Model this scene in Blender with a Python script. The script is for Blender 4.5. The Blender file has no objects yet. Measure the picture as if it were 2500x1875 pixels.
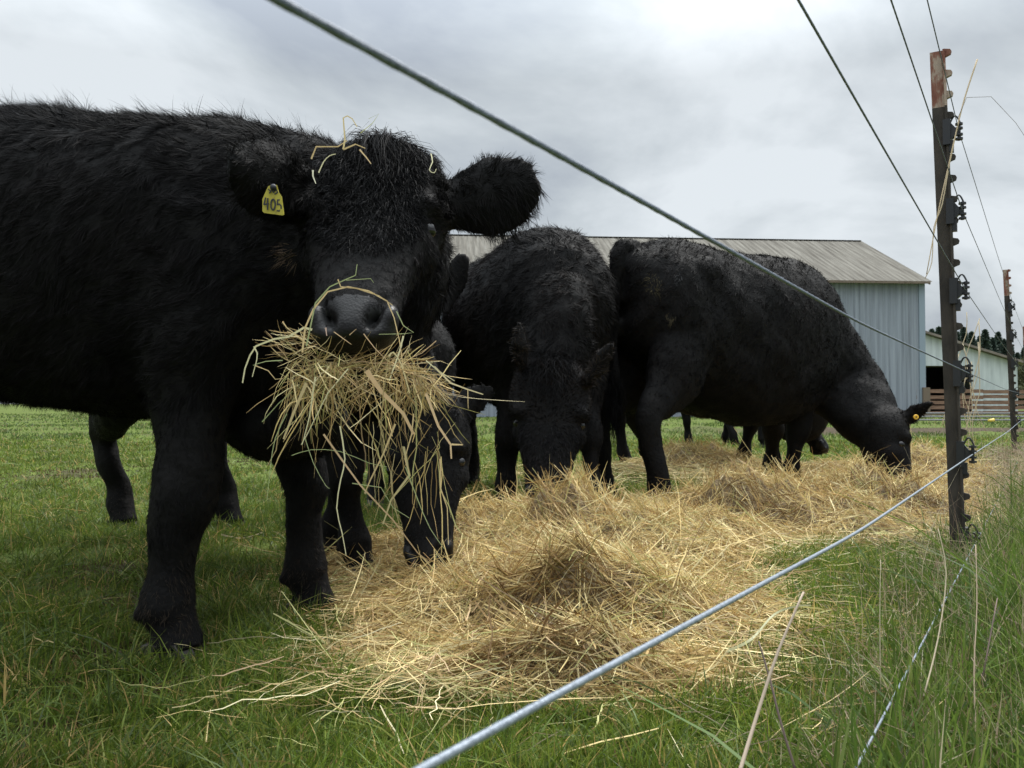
import bpy, math
import numpy as np
from mathutils import Vector, Matrix

# ---------------------------------------------------------------- camera
SC = bpy.context.scene
COL = SC.collection
F = 2100.0; CX, CY = 1250.0, 937.5; HY = 985.0; CAMH = 0.55
PITCH = math.atan((HY - CY) / F)
cam_d = bpy.data.cameras.new('camera')
cam = bpy.data.objects.new('camera', cam_d); COL.objects.link(cam)
cam_d.sensor_width = 36.0; cam_d.lens = F / 2500.0 * 36.0
cam.location = (0, 0, CAMH)
cam.rotation_euler = (math.pi / 2 + PITCH, 0, 0)
cam_d.clip_start = 0.02; cam_d.clip_end = 2000
cam_d.dof.use_dof = True; cam_d.dof.focus_distance = 2.0; cam_d.dof.aperture_fstop = 17
SC.camera = cam

# ---------------------------------------------------------------- sky and sun
SUN_EL, SUN_AZ = math.radians(55), math.radians(35)
world = bpy.data.worlds.new('World'); SC.world = world; world.use_nodes = True
nt = world.node_tree; N = nt.nodes; L = nt.links
for n_ in list(N): N.remove(n_)
def wn(t, **kw):
    n_ = N.new(t)
    for k, v in kw.items(): setattr(n_, k, v)
    return n_
out = wn('ShaderNodeOutputWorld'); bg = wn('ShaderNodeBackground'); bg.inputs['Strength'].default_value = 0.1
L.new(bg.outputs[0], out.inputs[0])
sky = wn('ShaderNodeTexSky', sky_type='NISHITA', sun_disc=False)
sky.sun_elevation = SUN_EL; sky.sun_rotation = SUN_AZ; sky.air_density = 1.0; sky.dust_density = 2.0
geo = wn('ShaderNodeTexCoord')
sep = wn('ShaderNodeSeparateXYZ'); L.new(geo.outputs['Generated'], sep.inputs[0])
zc = wn('ShaderNodeMath', operation='MAXIMUM'); L.new(sep.outputs[2], zc.inputs[0]); zc.inputs[1].default_value = 0.0
za = wn('ShaderNodeMath', operation='ADD'); L.new(zc.outputs[0], za.inputs[0]); za.inputs[1].default_value = 0.42
dx = wn('ShaderNodeMath', operation='DIVIDE'); L.new(sep.outputs[0], dx.inputs[0]); L.new(za.outputs[0], dx.inputs[1])
dy = wn('ShaderNodeMath', operation='DIVIDE'); L.new(sep.outputs[1], dy.inputs[0]); L.new(za.outputs[0], dy.inputs[1])
cmb = wn('ShaderNodeCombineXYZ'); L.new(dx.outputs[0], cmb.inputs[0]); L.new(dy.outputs[0], cmb.inputs[1])
n1 = wn('ShaderNodeTexNoise'); n1.inputs['Scale'].default_value = 1.6; n1.inputs['Detail'].default_value = 7; n1.inputs['Roughness'].default_value = 0.56
n1.inputs['Distortion'].default_value = 0.35
mp = wn('ShaderNodeMapping'); mp.inputs['Location'].default_value = (7.1, 4.4, 1.0); mp.inputs['Scale'].default_value = (1.0, 1.0, 1)
L.new(cmb.outputs[0], mp.inputs[0]); L.new(mp.outputs[0], n1.inputs[0])
cr = wn('ShaderNodeValToRGB'); L.new(n1.outputs[0], cr.inputs[0])
cr.color_ramp.elements[0].position = 0.36; cr.color_ramp.elements[0].color = (0.265, 0.295, 0.335, 1)
cr.color_ramp.elements[1].position = 0.64; cr.color_ramp.elements[1].color = (0.53, 0.565, 0.59, 1)
e_ = cr.color_ramp.elements.new(0.5); e_.color = (0.385, 0.42, 0.445, 1)
# overcast sky is brighter towards the zenith
zr = wn('ShaderNodeMapRange'); L.new(sep.outputs[2], zr.inputs[0])
zr.inputs[1].default_value = 0.35; zr.inputs[2].default_value = 0.95; zr.inputs[3].default_value = 10.4; zr.inputs[4].default_value = 52.0
vm = wn('ShaderNodeVectorMath', operation='SCALE'); L.new(cr.outputs[0], vm.inputs[0]); L.new(zr.outputs[0], vm.inputs['Scale'])
mx = wn('ShaderNodeMixRGB'); mx.inputs[0].default_value = 0.95
L.new(sky.outputs[0], mx.inputs[1]); L.new(vm.outputs[0], mx.inputs[2])
L.new(mx.outputs[0], bg.inputs['Color'])
sun_d = bpy.data.lights.new('sun', 'SUN'); sun_d.energy = 2.6; sun_d.angle = math.radians(18); sun_d.color = (1, 0.97, 0.92)
sun = bpy.data.objects.new('sun', sun_d); COL.objects.link(sun)
# light comes from behind the cattle, upper right
sdir = Vector((math.sin(SUN_AZ) * math.cos(SUN_EL), math.cos(SUN_AZ) * math.cos(SUN_EL), math.sin(SUN_EL)))
sun.rotation_euler = sdir.to_track_quat('Z', 'Y').to_euler()
SC.view_settings.view_transform = 'Standard'; SC.view_settings.look = 'None'
SC.view_settings.exposure = 0.5; SC.view_settings.gamma = 1.0

# ---------------------------------------------------------------- helpers
rng = np.random.default_rng(7)
def P(px, py, d):
    """world point seen at photo pixel (px,py), at distance d along the ground"""
    x = (px - CX) / F; y = 1.0; z = -(py - CY) / F
    c, s = math.cos(PITCH), math.sin(PITCH)
    v = np.array([x, y * c - z * s, y * s + z * c])
    v = v * (d / v[1])
    return v + np.array([0, 0, CAMH])
def G(px, py, z=0.0):
    q = P(px, py, 1.0) - np.array([0, 0, CAMH])
    return q * ((z - CAMH) / q[2]) + np.array([0, 0, CAMH])
def A(*v): return np.array(v, dtype=float)
def unit(v): v = np.asarray(v, float); return v / (np.linalg.norm(v, axis=-1, keepdims=True) + 1e-9)
_ph = np.random.default_rng(3)
_K = _ph.normal(size=(6, 7, 3)); _K /= np.linalg.norm(_K, axis=2, keepdims=True); _PH = _ph.uniform(0, 6.28, (6, 7))
def sn(p, f=1.0, ch=0):
    """smooth pseudo noise in about -1..1"""
    p = np.asarray(p) * f
    r = 0
    for i in range(7):
        k = _K[ch, i] * (0.6 + 0.25 * i) * 6.28
        r = r + np.sin(p @ k + _PH[ch, i] + 1.7 * np.sin(p @ (k[[1, 2, 0]] * 0.5) + i))
    return r / 3.2
def sn3(p, f=1.0, ch=0): return np.stack([sn(p, f, ch), sn(p, f, ch + 1), sn(p, f, ch + 2)], axis=-1)

def raw_mesh(name, V, faces=None, quads=None, col=None, smooth=False):
    me = bpy.data.meshes.new(name)
    V = np.ascontiguousarray(V, dtype=np.float32)
    if quads is not None:
        quads = np.ascontiguousarray(quads, dtype=np.int32); nf, k = quads.shape
        me.vertices.add(len(V)); me.vertices.foreach_set('co', V.ravel())
        me.loops.add(nf * k); me.loops.foreach_set('vertex_index', quads.ravel())
        me.polygons.add(nf); me.polygons.foreach_set('loop_start', np.arange(0, nf * k, k, dtype=np.int32))
        try: me.polygons.foreach_set('loop_total', np.full(nf, k, dtype=np.int32))
        except Exception: pass
    else:
        me.from_pydata([tuple(map(float, v)) for v in V], [], [tuple(map(int, f)) for f in faces])
    if col is not None:
        ca = me.color_attributes.new('tint', 'FLOAT_COLOR', 'POINT')
        c4 = np.ones((len(V), 4), np.float32); c4[:, :3] = col
        ca.data.foreach_set('color', c4.ravel())
    if smooth: me.polygons.foreach_set('use_smooth', np.ones(len(me.polygons), dtype=bool))
    me.update(); me.validate()
    return me
def link(name, me, mat=None, parent=None, loc=None):
    o = bpy.data.objects.new(name, me); COL.objects.link(o)
    if mat is not None and not me.materials:
        for m_ in (mat if isinstance(mat, (list, tuple)) else [mat]): me.materials.append(m_)
    if parent is not None: o.parent = parent
    if loc is not None: o.location = loc
    return o
def empty(name, loc, label, cat, group=None, rz=0.0):
    o = bpy.data.objects.new(name, None); COL.objects.link(o); o.location = tuple(loc); o.rotation_euler = (0, 0, rz)
    o.empty_display_size = 0.1
    return tag(o, label, cat, group)
def tag(o, label=None, cat=None, group=None, kind=None):
    if label: o['label'] = label
    if cat: o['category'] = cat
    if group: o['group'] = group
    if kind: o['kind'] = kind
    return o
class MB:
    def __init__(s): s.v = []; s.f = []
    def add(s, V, Fc):
        b = len(s.v); s.v += [tuple(map(float, q)) for q in V]; s.f += [tuple(i + b for i in f) for f in Fc]; return s
    def box(s, c, half, M=None):
        V = [(sx * half[0], sy * half[1], sz * half[2]) for sx in (-1, 1) for sy in (-1, 1) for sz in (-1, 1)]
        V = np.array(V)
        if M is not None: V = V @ np.array(M).T
        return s.add(V + np.array(c), [(0, 1, 3, 2), (4, 6, 7, 5), (0, 4, 5, 1), (2, 3, 7, 6), (0, 2, 6, 4), (1, 5, 7, 3)])
    def prism(s, pts, h0, h1):
        """closed polygon pts (3d) extruded by vector"""
        pts = np.array(pts, float); n = len(pts); ex = np.array(h1) - np.array(h0)
        V = np.concatenate([pts + h0, pts + h1])
        Fc = [tuple(range(n))[::-1], tuple(range(n, 2 * n))] + [(i, (i + 1) % n, n + (i + 1) % n, n + i) for i in range(n)]
        return s.add(V, Fc)
    def tube(s, pts, r, n=8, caps=True):
        pts = np.array(pts, float); r = np.broadcast_to(np.asarray(r, float), (len(pts),))
        t = np.gradient(pts, axis=0); t = unit(t); ref = A(0, 0, 1) if abs(t[0][2]) < .9 else A(1, 0, 0)
        V = []
        u = unit(np.cross(t[0], ref))
        for i in range(len(pts)):
            u = unit(u - t[i] * (u @ t[i])); w = np.cross(t[i], u)
            for k in range(n):
                a = 2 * math.pi * k / n
                V.append(pts[i] + r[i] * (math.cos(a) * u + math.sin(a) * w))
        Fc = [(i * n + k, i * n + (k + 1) % n, (i + 1) * n + (k + 1) % n, (i + 1) * n + k) for i in range(len(pts) - 1) for k in range(n)]
        if caps: Fc += [tuple(range(n))[::-1], tuple((len(pts) - 1) * n + k for k in range(n))]
        return s.add(V, Fc)
    def build(s, name, mat, parent=None, smooth=False, loc=None):
        return link(name, raw_mesh(name, np.array(s.v), faces=s.f, smooth=smooth), mat, parent, loc)

def ribbons(Pt, W, col, side=None, r=rng):
    """Pt (N,K,3) centre lines, W (N,K) widths -> V, quads, colours"""
    Nn, K, _ = Pt.shape
    t = unit(Pt[:, -1] - Pt[:, 0])
    if side is None: side = r.normal(size=(Nn, 3))
    side = unit(side - t * np.sum(side * t, -1, keepdims=True))
    off = side[:, None, :] * (W[:, :, None] * 0.5)
    V = np.stack([Pt - off, Pt + off], axis=2).reshape(-1, 3)
    base = (np.arange(Nn) * K * 2)[:, None] + (np.arange(K - 1) * 2)[None, :]
    q = np.stack([base, base + 1, base + 3, base + 2], axis=-1).reshape(-1, 4)
    c = np.repeat(col, K * 2, axis=0)
    return V, q, c
def join_r(parts):
    Vs, Qs, Cs = [], [], []; b = 0
    for V, q, c in parts: Vs.append(V); Qs.append(q + b); Cs.append(c); b += len(V)
    return np.concatenate(Vs), np.concatenate(Qs), np.concatenate(Cs)

# ---------------------------------------------------------------- materials
def mat(name, col, rough=0.7, metal=0.0, spec=0.5):
    m = bpy.data.materials.new(name); m.use_nodes = True
    b = m.node_tree.nodes['Principled BSDF']
    b.inputs['Base Color'].default_value = (*col, 1); b.inputs['Roughness'].default_value = rough
    b.inputs['Metallic'].default_value = metal
    b.inputs['Specular IOR Level'].default_value = spec
    return m
def nd(m, t, **kw):
    n_ = m.node_tree.nodes.new(t)
    for k, v in kw.items(): setattr(n_, k, v)
    return n_
def lk(m, a, b): m.node_tree.links.new(a, b)
def noise_mat(name, stops, scale=5, detail=6, rough=0.8, stretch=(1, 1, 1), bump=0.0, metal=0.0, spec=0.4, bscale=None, coord='Object'):
    m = mat(name, stops[0][1], rough, metal, spec); b = m.node_tree.nodes['Principled BSDF']
    tc = nd(m, 'ShaderNodeTexCoord'); mpn = nd(m, 'ShaderNodeMapping'); mpn.inputs['Scale'].default_value = stretch
    lk(m, tc.outputs[coord], mpn.inputs[0])
    nz = nd(m, 'ShaderNodeTexNoise'); nz.inputs['Scale'].default_value = scale; nz.inputs['Detail'].default_value = detail
    nz.inputs['Roughness'].default_value = 0.6
    lk(m, mpn.outputs[0], nz.inputs[0])
    r_ = nd(m, 'ShaderNodeValToRGB'); lk(m, nz.outputs[0], r_.inputs[0])
    el = r_.color_ramp.elements
    el[0].position, el[0].color = stops[0][0], (*stops[0][1], 1)
    el[1].position, el[1].color = stops[-1][0], (*stops[-1][1], 1)
    for p_, c_ in stops[1:-1]: q = el.new(p_); q.color = (*c_, 1)
    lk(m, r_.outputs[0], b.inputs['Base Color'])
    if bump:
        n2 = nd(m, 'ShaderNodeTexNoise'); n2.inputs['Scale'].default_value = bscale or scale * 3; n2.inputs['Detail'].default_value = 5
        lk(m, mpn.outputs[0], n2.inputs[0])
        bp = nd(m, 'ShaderNodeBump'); bp.inputs['Strength'].default_value = 1.0; bp.inputs['Distance'].default_value = bump
        lk(m, n2.outputs[0], bp.inputs['Height']); lk(m, bp.outputs[0], b.inputs['Normal'])
    return m
def tint_mat(name, rough=0.6, trans=0.25, spec=0.3):
    m = mat(name, (1, 1, 1), rough, 0, spec); b = m.node_tree.nodes['Principled BSDF']
    at = nd(m, 'ShaderNodeAttribute', attribute_name='tint'); lk(m, at.outputs['Color'], b.inputs['Base Color'])
    if trans:
        tr = nd(m, 'ShaderNodeBsdfTranslucent'); lk(m, at.outputs['Color'], tr.inputs[0])
        mixs = nd(m, 'ShaderNodeMixShader'); mixs.inputs[0].default_value = trans
        o = m.node_tree.nodes['Material Output']
        lk(m, b.outputs[0], mixs.inputs[1]); lk(m, tr.outputs[0], mixs.inputs[2]); lk(m, mixs.outputs[0], o.inputs[0])
    return m
M_hay = tint_mat('hay_straw', 0.65, 0.2, 0.25)
M_grass = tint_mat('grass_blade', 0.5, 0.4, 0.35)
M_fur = tint_mat('black_fur', 0.62, 0.0, 0.07)
M_leaf = tint_mat('needle_leaf', 0.7, 0.15, 0.2)
M_hide = noise_mat('black_hide', [(0.3, (0.003, 0.003, 0.0032)), (0.7, (0.0065, 0.0058, 0.0055))], 9, rough=0.75, bump=0.004, bscale=60, spec=0.12)
M_muzzle = mat('wet_muzzle', (0.006, 0.0052, 0.0052), 0.4, 0, 0.22)
def _mz():
    m = M_muzzle; b = m.node_tree.nodes['Principled BSDF']
    tc = nd(m, 'ShaderNodeTexCoord'); v = nd(m, 'ShaderNodeTexVoronoi'); v.inputs['Scale'].default_value = 230
    lk(m, tc.outputs['Object'], v.inputs['Vector'])
    n2 = nd(m, 'ShaderNodeTexNoise'); n2.inputs['Scale'].default_value = 35; lk(m, tc.outputs['Object'], n2.inputs['Vector'])
    mr = nd(m, 'ShaderNodeMapRange'); lk(m, n2.outputs[0], mr.inputs[0]); mr.inputs[3].default_value = 0.25; mr.inputs[4].default_value = 0.55
    lk(m, mr.outputs[0], b.inputs['Roughness'])
    bp = nd(m, 'ShaderNodeBump'); bp.inputs['Distance'].default_value = 0.0007; bp.inputs['Strength'].default_value = 0.8
    lk(m, v.outputs['Distance'], bp.inputs['Height']); lk(m, bp.outputs[0], b.inputs['Normal'])
_mz()
M_nostril = mat('nostril_dark', (0.004, 0.004, 0.004), 0.6)
M_eye = mat('wet_eye', (0.006, 0.005, 0.005), 0.08)
M_hoof = noise_mat('hoof_horn', [(0.3, (0.02, 0.017, 0.014)), (0.7, (0.05, 0.042, 0.035))], 30, rough=0.6)
M_tag = noise_mat('yellow_tag', [(0.3, (0.16, 0.12, 0.03)), (0.45, (0.36, 0.30, 0.035)), (0.8, (0.42, 0.37, 0.04))], 60, rough=0.5)
M_ink = mat('tag_ink', (0.012, 0.012, 0.02), 0.6)
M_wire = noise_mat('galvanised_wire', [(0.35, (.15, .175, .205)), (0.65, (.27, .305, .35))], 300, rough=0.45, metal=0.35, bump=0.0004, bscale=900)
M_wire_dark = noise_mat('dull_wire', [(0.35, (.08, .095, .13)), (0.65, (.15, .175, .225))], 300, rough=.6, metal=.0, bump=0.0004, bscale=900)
M_plastic = mat('black_plastic', (0.012, 0.013, 0.015), 0.4)
M_post = noise_mat('weathered_steel', [(0.3, (0.022, 0.019, 0.016)), (0.6, (0.05, 0.042, 0.034)), (0.8, (0.085, 0.06, 0.04))], 18, rough=0.85, bump=0.001, bscale=150, stretch=(1, 1, .5))
M_tip = noise_mat('rusty_white_tip', [(0.36, (0.14, 0.045, 0.03)), (0.48, (0.20, 0.09, 0.06)), (0.56, (0.34, 0.27, 0.21)), (0.7, (0.28, 0.22, 0.17))], 26, rough=0.8, stretch=(1, 1, .35), bump=0.0006, bscale=200)

# ---------------------------------------------------------------- terrain height, hay height
MOUNDS = [  # heap id, x, y, sx, sy, h
    (0, 0.0, 1.92, .34, .16, .055), (0, .08, 2.38, .44, .30, .12), (0, .07, 3.2, .35, .27, .20), (0, -.34, 2.85, .28, .25, .08),
    (0, .42, 2.95, .32, .28, .10), (0, .25, 2.10, .35, .18, .06), (0, .13, 1.70, .30, .14, .065), (0, .16, 1.60, .17, .09, .05),
    (1, .95, 3.75, .45, .26, .15), (1, .70, 3.3, .35, .2, .08),
    (2, 1.62, 4.15, .50, .33, .19), (2, 1.5, 3.65, .4, .2, .06), (2, 2.15, 4.7, .35, .4, .09),
    (3, 1.50, 7.3, .40, .40, .22), (3, 2.45, 6.3, .85, .75, .07), (3, 2.15, 5.25, .55, .35, .05),
    (4, 3.05, 6.2, .38, .32, .16), (4, 2.75, 5.5, .45, .35, .04)]
def hay_each(x, y):
    out_ = np.zeros((5,) + np.shape(x))
    for h_ in MOUNDS:
        out_[h_[0]] += h_[5] * np.exp(-(((x - h_[1]) / h_[3]) ** 2 + ((y - h_[2]) / h_[4]) ** 2) ** 1.15 * 0.75)
    return out_
def hay_h(x, y):
    e = hay_each(x, y).sum(0)
    p = np.stack([x, y, np.zeros_like(x)], -1)
    n_ = sn(p, 1.6, 1) * .22 + sn(p, 4.5, 2) * .14 + sn(p, 10, 3) * .12
    h = e * (1 + n_ * 1.1)
    h = h - 0.15 * np.exp(-(((x - .12) / .20) ** 2 + ((y - 1.91) / .12) ** 2)) + .03 * np.exp(-(((x - .12) / .30) ** 2 + ((y - 2.14) / .08) ** 2)) + .02 * np.exp(-(((x - .12) / .32) ** 2 + ((y - 1.74) / .05) ** 2))      # eaten-out hollow
    h = np.maximum(h, np.where(e > .03, -.0 + .03, h - 1))
    h = h - 0.08 * np.exp(-(((x - .95) / .2) ** 2 + ((y - 3.5) / .08) ** 2)) + .05 * np.exp(-(((x - .95) / .3) ** 2 + ((y - 3.7) / .07) ** 2))
    h = h - 0.08 * np.exp(-(((x - 1.75) / .28) ** 2 + ((y - 3.85) / .08) ** 2)) + .05 * np.exp(-(((x - 1.7) / .35) ** 2 + ((y - 4.08) / .08) ** 2))
    return h - 0.022
def ground_h(x, y):
    p = np.stack([x, y, np.zeros_like(x)], -1)
    return (sn(p, .35, 0) * .012 + sn(p, 1.7, 3) * .006) * np.clip(y / 3, .3, 3)

# ---------------------------------------------------------------- ground
def ground():
    ys = np.concatenate([np.linspace(-3, 12, 130), np.geomspace(12.3, 900, 60)])
    xs = np.concatenate([-np.geomspace(900, 9, 40), np.linspace(-8.5, 8.5, 130), np.geomspace(9, 900, 40)])
    X, Y = np.meshgrid(xs, ys); Z = ground_h(X, Y) * np.exp(-np.clip(np.hypot(X, Y) - 20, 0, None) / 30)
    V = np.stack([X, Y, Z], -1).reshape(-1, 3); nx = len(xs); ny = len(ys)
    i = (np.arange(ny - 1)[:, None] * nx + np.arange(nx - 1)[None]).ravel()
    me = raw_mesh('ground', V, quads=np.stack([i, i + 1, i + nx + 1, i + nx], -1), smooth=True)
    m = mat('pasture_ground', (.05, .07, .02), 0.95, 0, 0.1); b = m.node_tree.nodes['Principled BSDF']
    tc = nd(m, 'ShaderNodeTexCoord')
    def nz(s, d=6, w=None):
        n_ = nd(m, 'ShaderNodeTexNoise'); n_.inputs['Scale'].default_value = s; n_.inputs['Detail'].default_value = d; n_.inputs['Roughness'].default_value = .65
        lk(m, tc.outputs['Object'], n_.inputs[0]); return n_
    def ramp(src, stops):
        r_ = nd(m, 'ShaderNodeValToRGB'); lk(m, src, r_.inputs[0]); el = r_.color_ramp.elements
        el[0].position, el[0].color = stops[0][0], (*stops[0][1], 1); el[1].position, el[1].color = stops[-1][0], (*stops[-1][1], 1)
        for p_, c_ in stops[1:-1]: el.new(p_).color = (*c_, 1)
        return r_
    g1 = ramp(nz(22).outputs[0], [(.3, (.036, .044, .011)), (.5, (.09, .125, .026)), (.72, (.14, .165, .04))])
    br = ramp(nz(9).outputs[0], [(.3, (.03, .022, .014)), (.7, (.10, .078, .05))])
    pm = ramp(nz(1.3, 5).outputs[0], [(.52, (0, 0, 0)), (.66, (.8, .8, .8))])
    sp = nd(m, 'ShaderNodeSeparateXYZ'); lk(m, tc.outputs['Object'], sp.inputs[0])
    # churned mud track across the field
    nn = nz(.35, 4)
    ad = nd(m, 'ShaderNodeMath', operation='MULTIPLY_ADD'); lk(m, nn.outputs[0], ad.inputs[0]); ad.inputs[1].default_value = 6; lk(m, sp.outputs[1], ad.inputs[2])
    sb = nd(m, 'ShaderNodeMath', operation='SUBTRACT'); lk(m, ad.outputs[0], sb.inputs[0]); sb.inputs[1].default_value = 20.5
    ab = nd(m, 'ShaderNodeMath', operation='ABSOLUTE'); lk(m, sb.outputs[0], ab.inputs[0])
    mr = nd(m, 'ShaderNodeMapRange'); lk(m, ab.outputs[0], mr.inputs[0]); mr.inputs[1].default_value = 1.6; mr.inputs[2].default_value = 3.0; mr.inputs[3].default_value = 1; mr.inputs[4].default_value = 0
    mxx = nd(m, 'ShaderNodeMath', operation='MAXIMUM'); lk(m, pm.outputs[0], mxx.inputs[0])
    xr_ = nd(m, 'ShaderNodeMapRange'); lk(m, sp.outputs[0], xr_.inputs[0]); xr_.inputs[1].default_value = 2; xr_.inputs[2].default_value = 6
    xm_ = nd(m, 'ShaderNodeMath', operation='MULTIPLY'); lk(m, xr_.outputs[0], xm_.inputs[0]); lk(m, mr.outputs[0], xm_.inputs[1]); lk(m, xm_.outputs[0], mxx.inputs[1])
    mi = nd(m, 'ShaderNodeMixRGB'); lk(m, mxx.outputs[0], mi.inputs[0]); lk(m, g1.outputs[0], mi.inputs[1]); lk(m, br.outputs[0], mi.inputs[2])
    lk(m, mi.outputs[0], b.inputs['Base Color'])
    bp = nd(m, 'ShaderNodeBump'); bp.inputs['Distance'].default_value = .02; lk(m, nz(40).outputs[0], bp.inputs['Height']); lk(m, bp.outputs[0], b.inputs['Normal'])
    o = link('ground', me, m); o['kind'] = 'structure'
ground()

# ---------------------------------------------------------------- blue barn, white barn, board fence, trees
def barn():
    M_w = noise_mat('pale_blue_siding', [(0.3, (.15, .165, .195)), (0.42, (.225, .245, .285)), (0.55, (.27, .295, .345)), (0.72, (.32, .345, .395))], 2.2, rough=.8, spec=.2, stretch=(3.2, 3.2, .10), detail=8)
    M_r = noise_mat('old_metal_roof', [(0.3, (.07, .063, .052)), (0.5, (.125, .116, .098)), (0.72, (.19, .18, .155))], 2.6, rough=.9, spec=.12, stretch=(2.6, .16, .16), detail=7)
    M_t = mat('barn_trim', (.16, .12, .09), .8)
    a = math.radians(4.3); u = A(math.cos(a), math.sin(a), 0); n = A(-math.sin(a), math.cos(a), 0)
    c = P(2255, 683, 36.0); base = A(c[0], c[1], 0); ez = c[2]
    rz_ = 8.45; rb = 5.8; Lb = 29.0
    root = empty('barn', base, 'long pale blue metal barn with a ribbed grey roof behind the cattle', 'barn')
    root.rotation_euler = (0, 0, a)
    # local: x along wall to the left negative, y back
    def wall_sheet(x0, x1, y, z0, z1, name):
        mb = []; V = []; q = []
        step = .23; x = x0; pts = []
        r = np.random.default_rng(2)
        while x < x1:
            w = r.uniform(.17, .30)
            pts += [(x, 0), (x + w * .88, 0), (x + w * .9, .010), (x + w * .98, .010)]
            x += w
        pts = np.array([p for p in pts if p[0] < x1] + [(x1, 0)])
        V = np.concatenate([np.stack([pts[:, 0], y + pts[:, 1], np.full(len(pts), z)], -1) for z in (z0, z1)]); k = len(pts)
        i = np.arange(k - 1)
        return link(name, raw_mesh(name, V, quads=np.stack([i, i + 1, i + 1 + k, i + k], -1)), M_w, root)
    w = wall_sheet(-Lb, 0, 0, 0, ez - .02, 'wall')
    MB().prism([(0, .03, 0), (0, .03, ez), (0, rb, rz_ - .06), (0, 2 * rb, ez), (0, 2 * rb, 0)], A(-.05, 0, 0), A(0, 0, 0)).build('gable_wall', M_w, root)
    MB().box((-Lb / 2, 2 * rb, ez / 2), (Lb / 2, .04, ez / 2 - .02)).build('back_wall', M_w, root)
    MB().prism([(-Lb, .03, 0), (-Lb, .03, ez), (-Lb, rb, rz_ - .06), (-Lb, 2 * rb, ez), (-Lb, 2 * rb, 0)], A(0, 0, 0), A(.05, 0, 0)).build('gable_wall', M_w, root)
    MB().box((-.11, -.03, ez / 2 - .05), (.13, .025, ez / 2 - .06)).build('corner_board', mat('corner_blue', (.24, .29, .35), .6), root)
    MB().box((.0, -.1, .62), (.15, .05, .6)).build('corner_guard', M_t, root)
    # roof with ribs
    sl = (rz_ - ez) / rb
    for sgn in (1, -1):
        xs = []; x = -Lb - .2
        prof = []
        while x < .12:
            prof += [(x, 0), (x + .17, 0), (x + .19, .016), (x + .225, .016)]; x += .245
        prof = np.array(prof + [(.12, 0)])
        rows = []
        y0 = -.35
        rj = np.random.default_rng(4).uniform(-.02, .02, len(prof))
        for yy in (y0, rb):
            Y = np.full(len(prof), yy) + (rj if yy == y0 else 0)
            Zz = ez + Y * sl + prof[:, 1] + .02
            Yw = Y if sgn == 1 else 2 * rb - Y
            rows.append(np.stack([prof[:, 0], Yw, Zz], -1))
        V = np.concatenate(rows); k = len(prof); i = np.arange(k - 1)
        link('roof', raw_mesh('roof', V, quads=np.stack([i, i + 1, i + 1 + k, i + k], -1)), M_r, root)
    MB().box((-Lb / 2 - .04, rb, rz_ + .03), (Lb / 2 + .18, .13, .006)).build('ridge_cap', M_r, root)
    MB().box((-Lb / 2 - .04, -.33, ez - .16), (Lb / 2 + .14, .02, .05)).build('eave_board', M_t, root)
    MB().prism([(0, -.33, ez - .14), (0, rb, rz_ - .03), (0, rb, rz_ - .15), (0, -.33, ez - .25)], A(.06, 0, 0), A(.10, 0, 0)).build('rake_board', M_t, root)
barn()
def white_barn():
    d = 50.0
    M_w = noise_mat('white_siding', [(0.35, (.42, .46, .47)), (0.65, (.62, .66, .67))], 1.5, rough=.7, stretch=(3, 3, .25))
    M_r = noise_mat('brown_metal_roof', [(0.3, (.12, .10, .08)), (0.7, (.26, .22, .19))], 2, rough=.8)
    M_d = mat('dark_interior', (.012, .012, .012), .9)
    xr = P(2484, 900, d)[0]; zr = P(2484, 886, d)[2]; xl = P(2252, 815, d)[0]; zl = P(2252, 815, d)[2]
    slope = (zl - zr) / (xr - xl); xm = xr - 8.5; zm = zr + 8.5 * slope; x0 = xm - 8.5
    root = empty('barn', (xm, d, 0), 'white barn with a low brown roof and dark open doorway beyond the board fence', 'barn')
    xa, xb, zt = P(2200, 890, d)[0] - xm, P(2373, 890, d)[0] - xm, P(2300, 893, d)[2]
    H = lambda x: zm - abs(x) * slope
    mb = MB()
    for (p0, p1, b0) in ((-8.5, xa, 0), (xb, 8.5, 0), (xa, 0 if xa < 0 else xa + .01, zt), (max(xa, 0), xb, zt)):
        if p1 - p0 < .02: continue
        pts = [(p0, 0, b0), (p1, 0, b0), (p1, 0, H(p1))] + ([(0, 0, H(0))] if p0 < 0 < p1 else []) + [(p0, 0, H(p0))]
        mb.prism(pts, A(0, 0, 0), A(0, .1, 0))
    mb.build('front_wall', M_w, root)
    
    for s_ in (1, -1): MB().box((s_ * 8.45, 6.1, zr / 2), (.05, 6, zr / 2 - .02)).build('side_wall', M_w, root)
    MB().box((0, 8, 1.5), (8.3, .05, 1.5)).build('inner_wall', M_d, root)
    for s_ in (1, -1):
        MB().prism([(0, 0, zm + .03), (s_ * 8.9, 0, zm - 8.9 * slope + .03), (s_ * 8.9, 0, zm - 8.9 * slope + .16), (0, 0, zm + .16)], A(0, -.35, 0), A(0, 12.4, 0)).build('roof', M_r, root)
white_barn()
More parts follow.
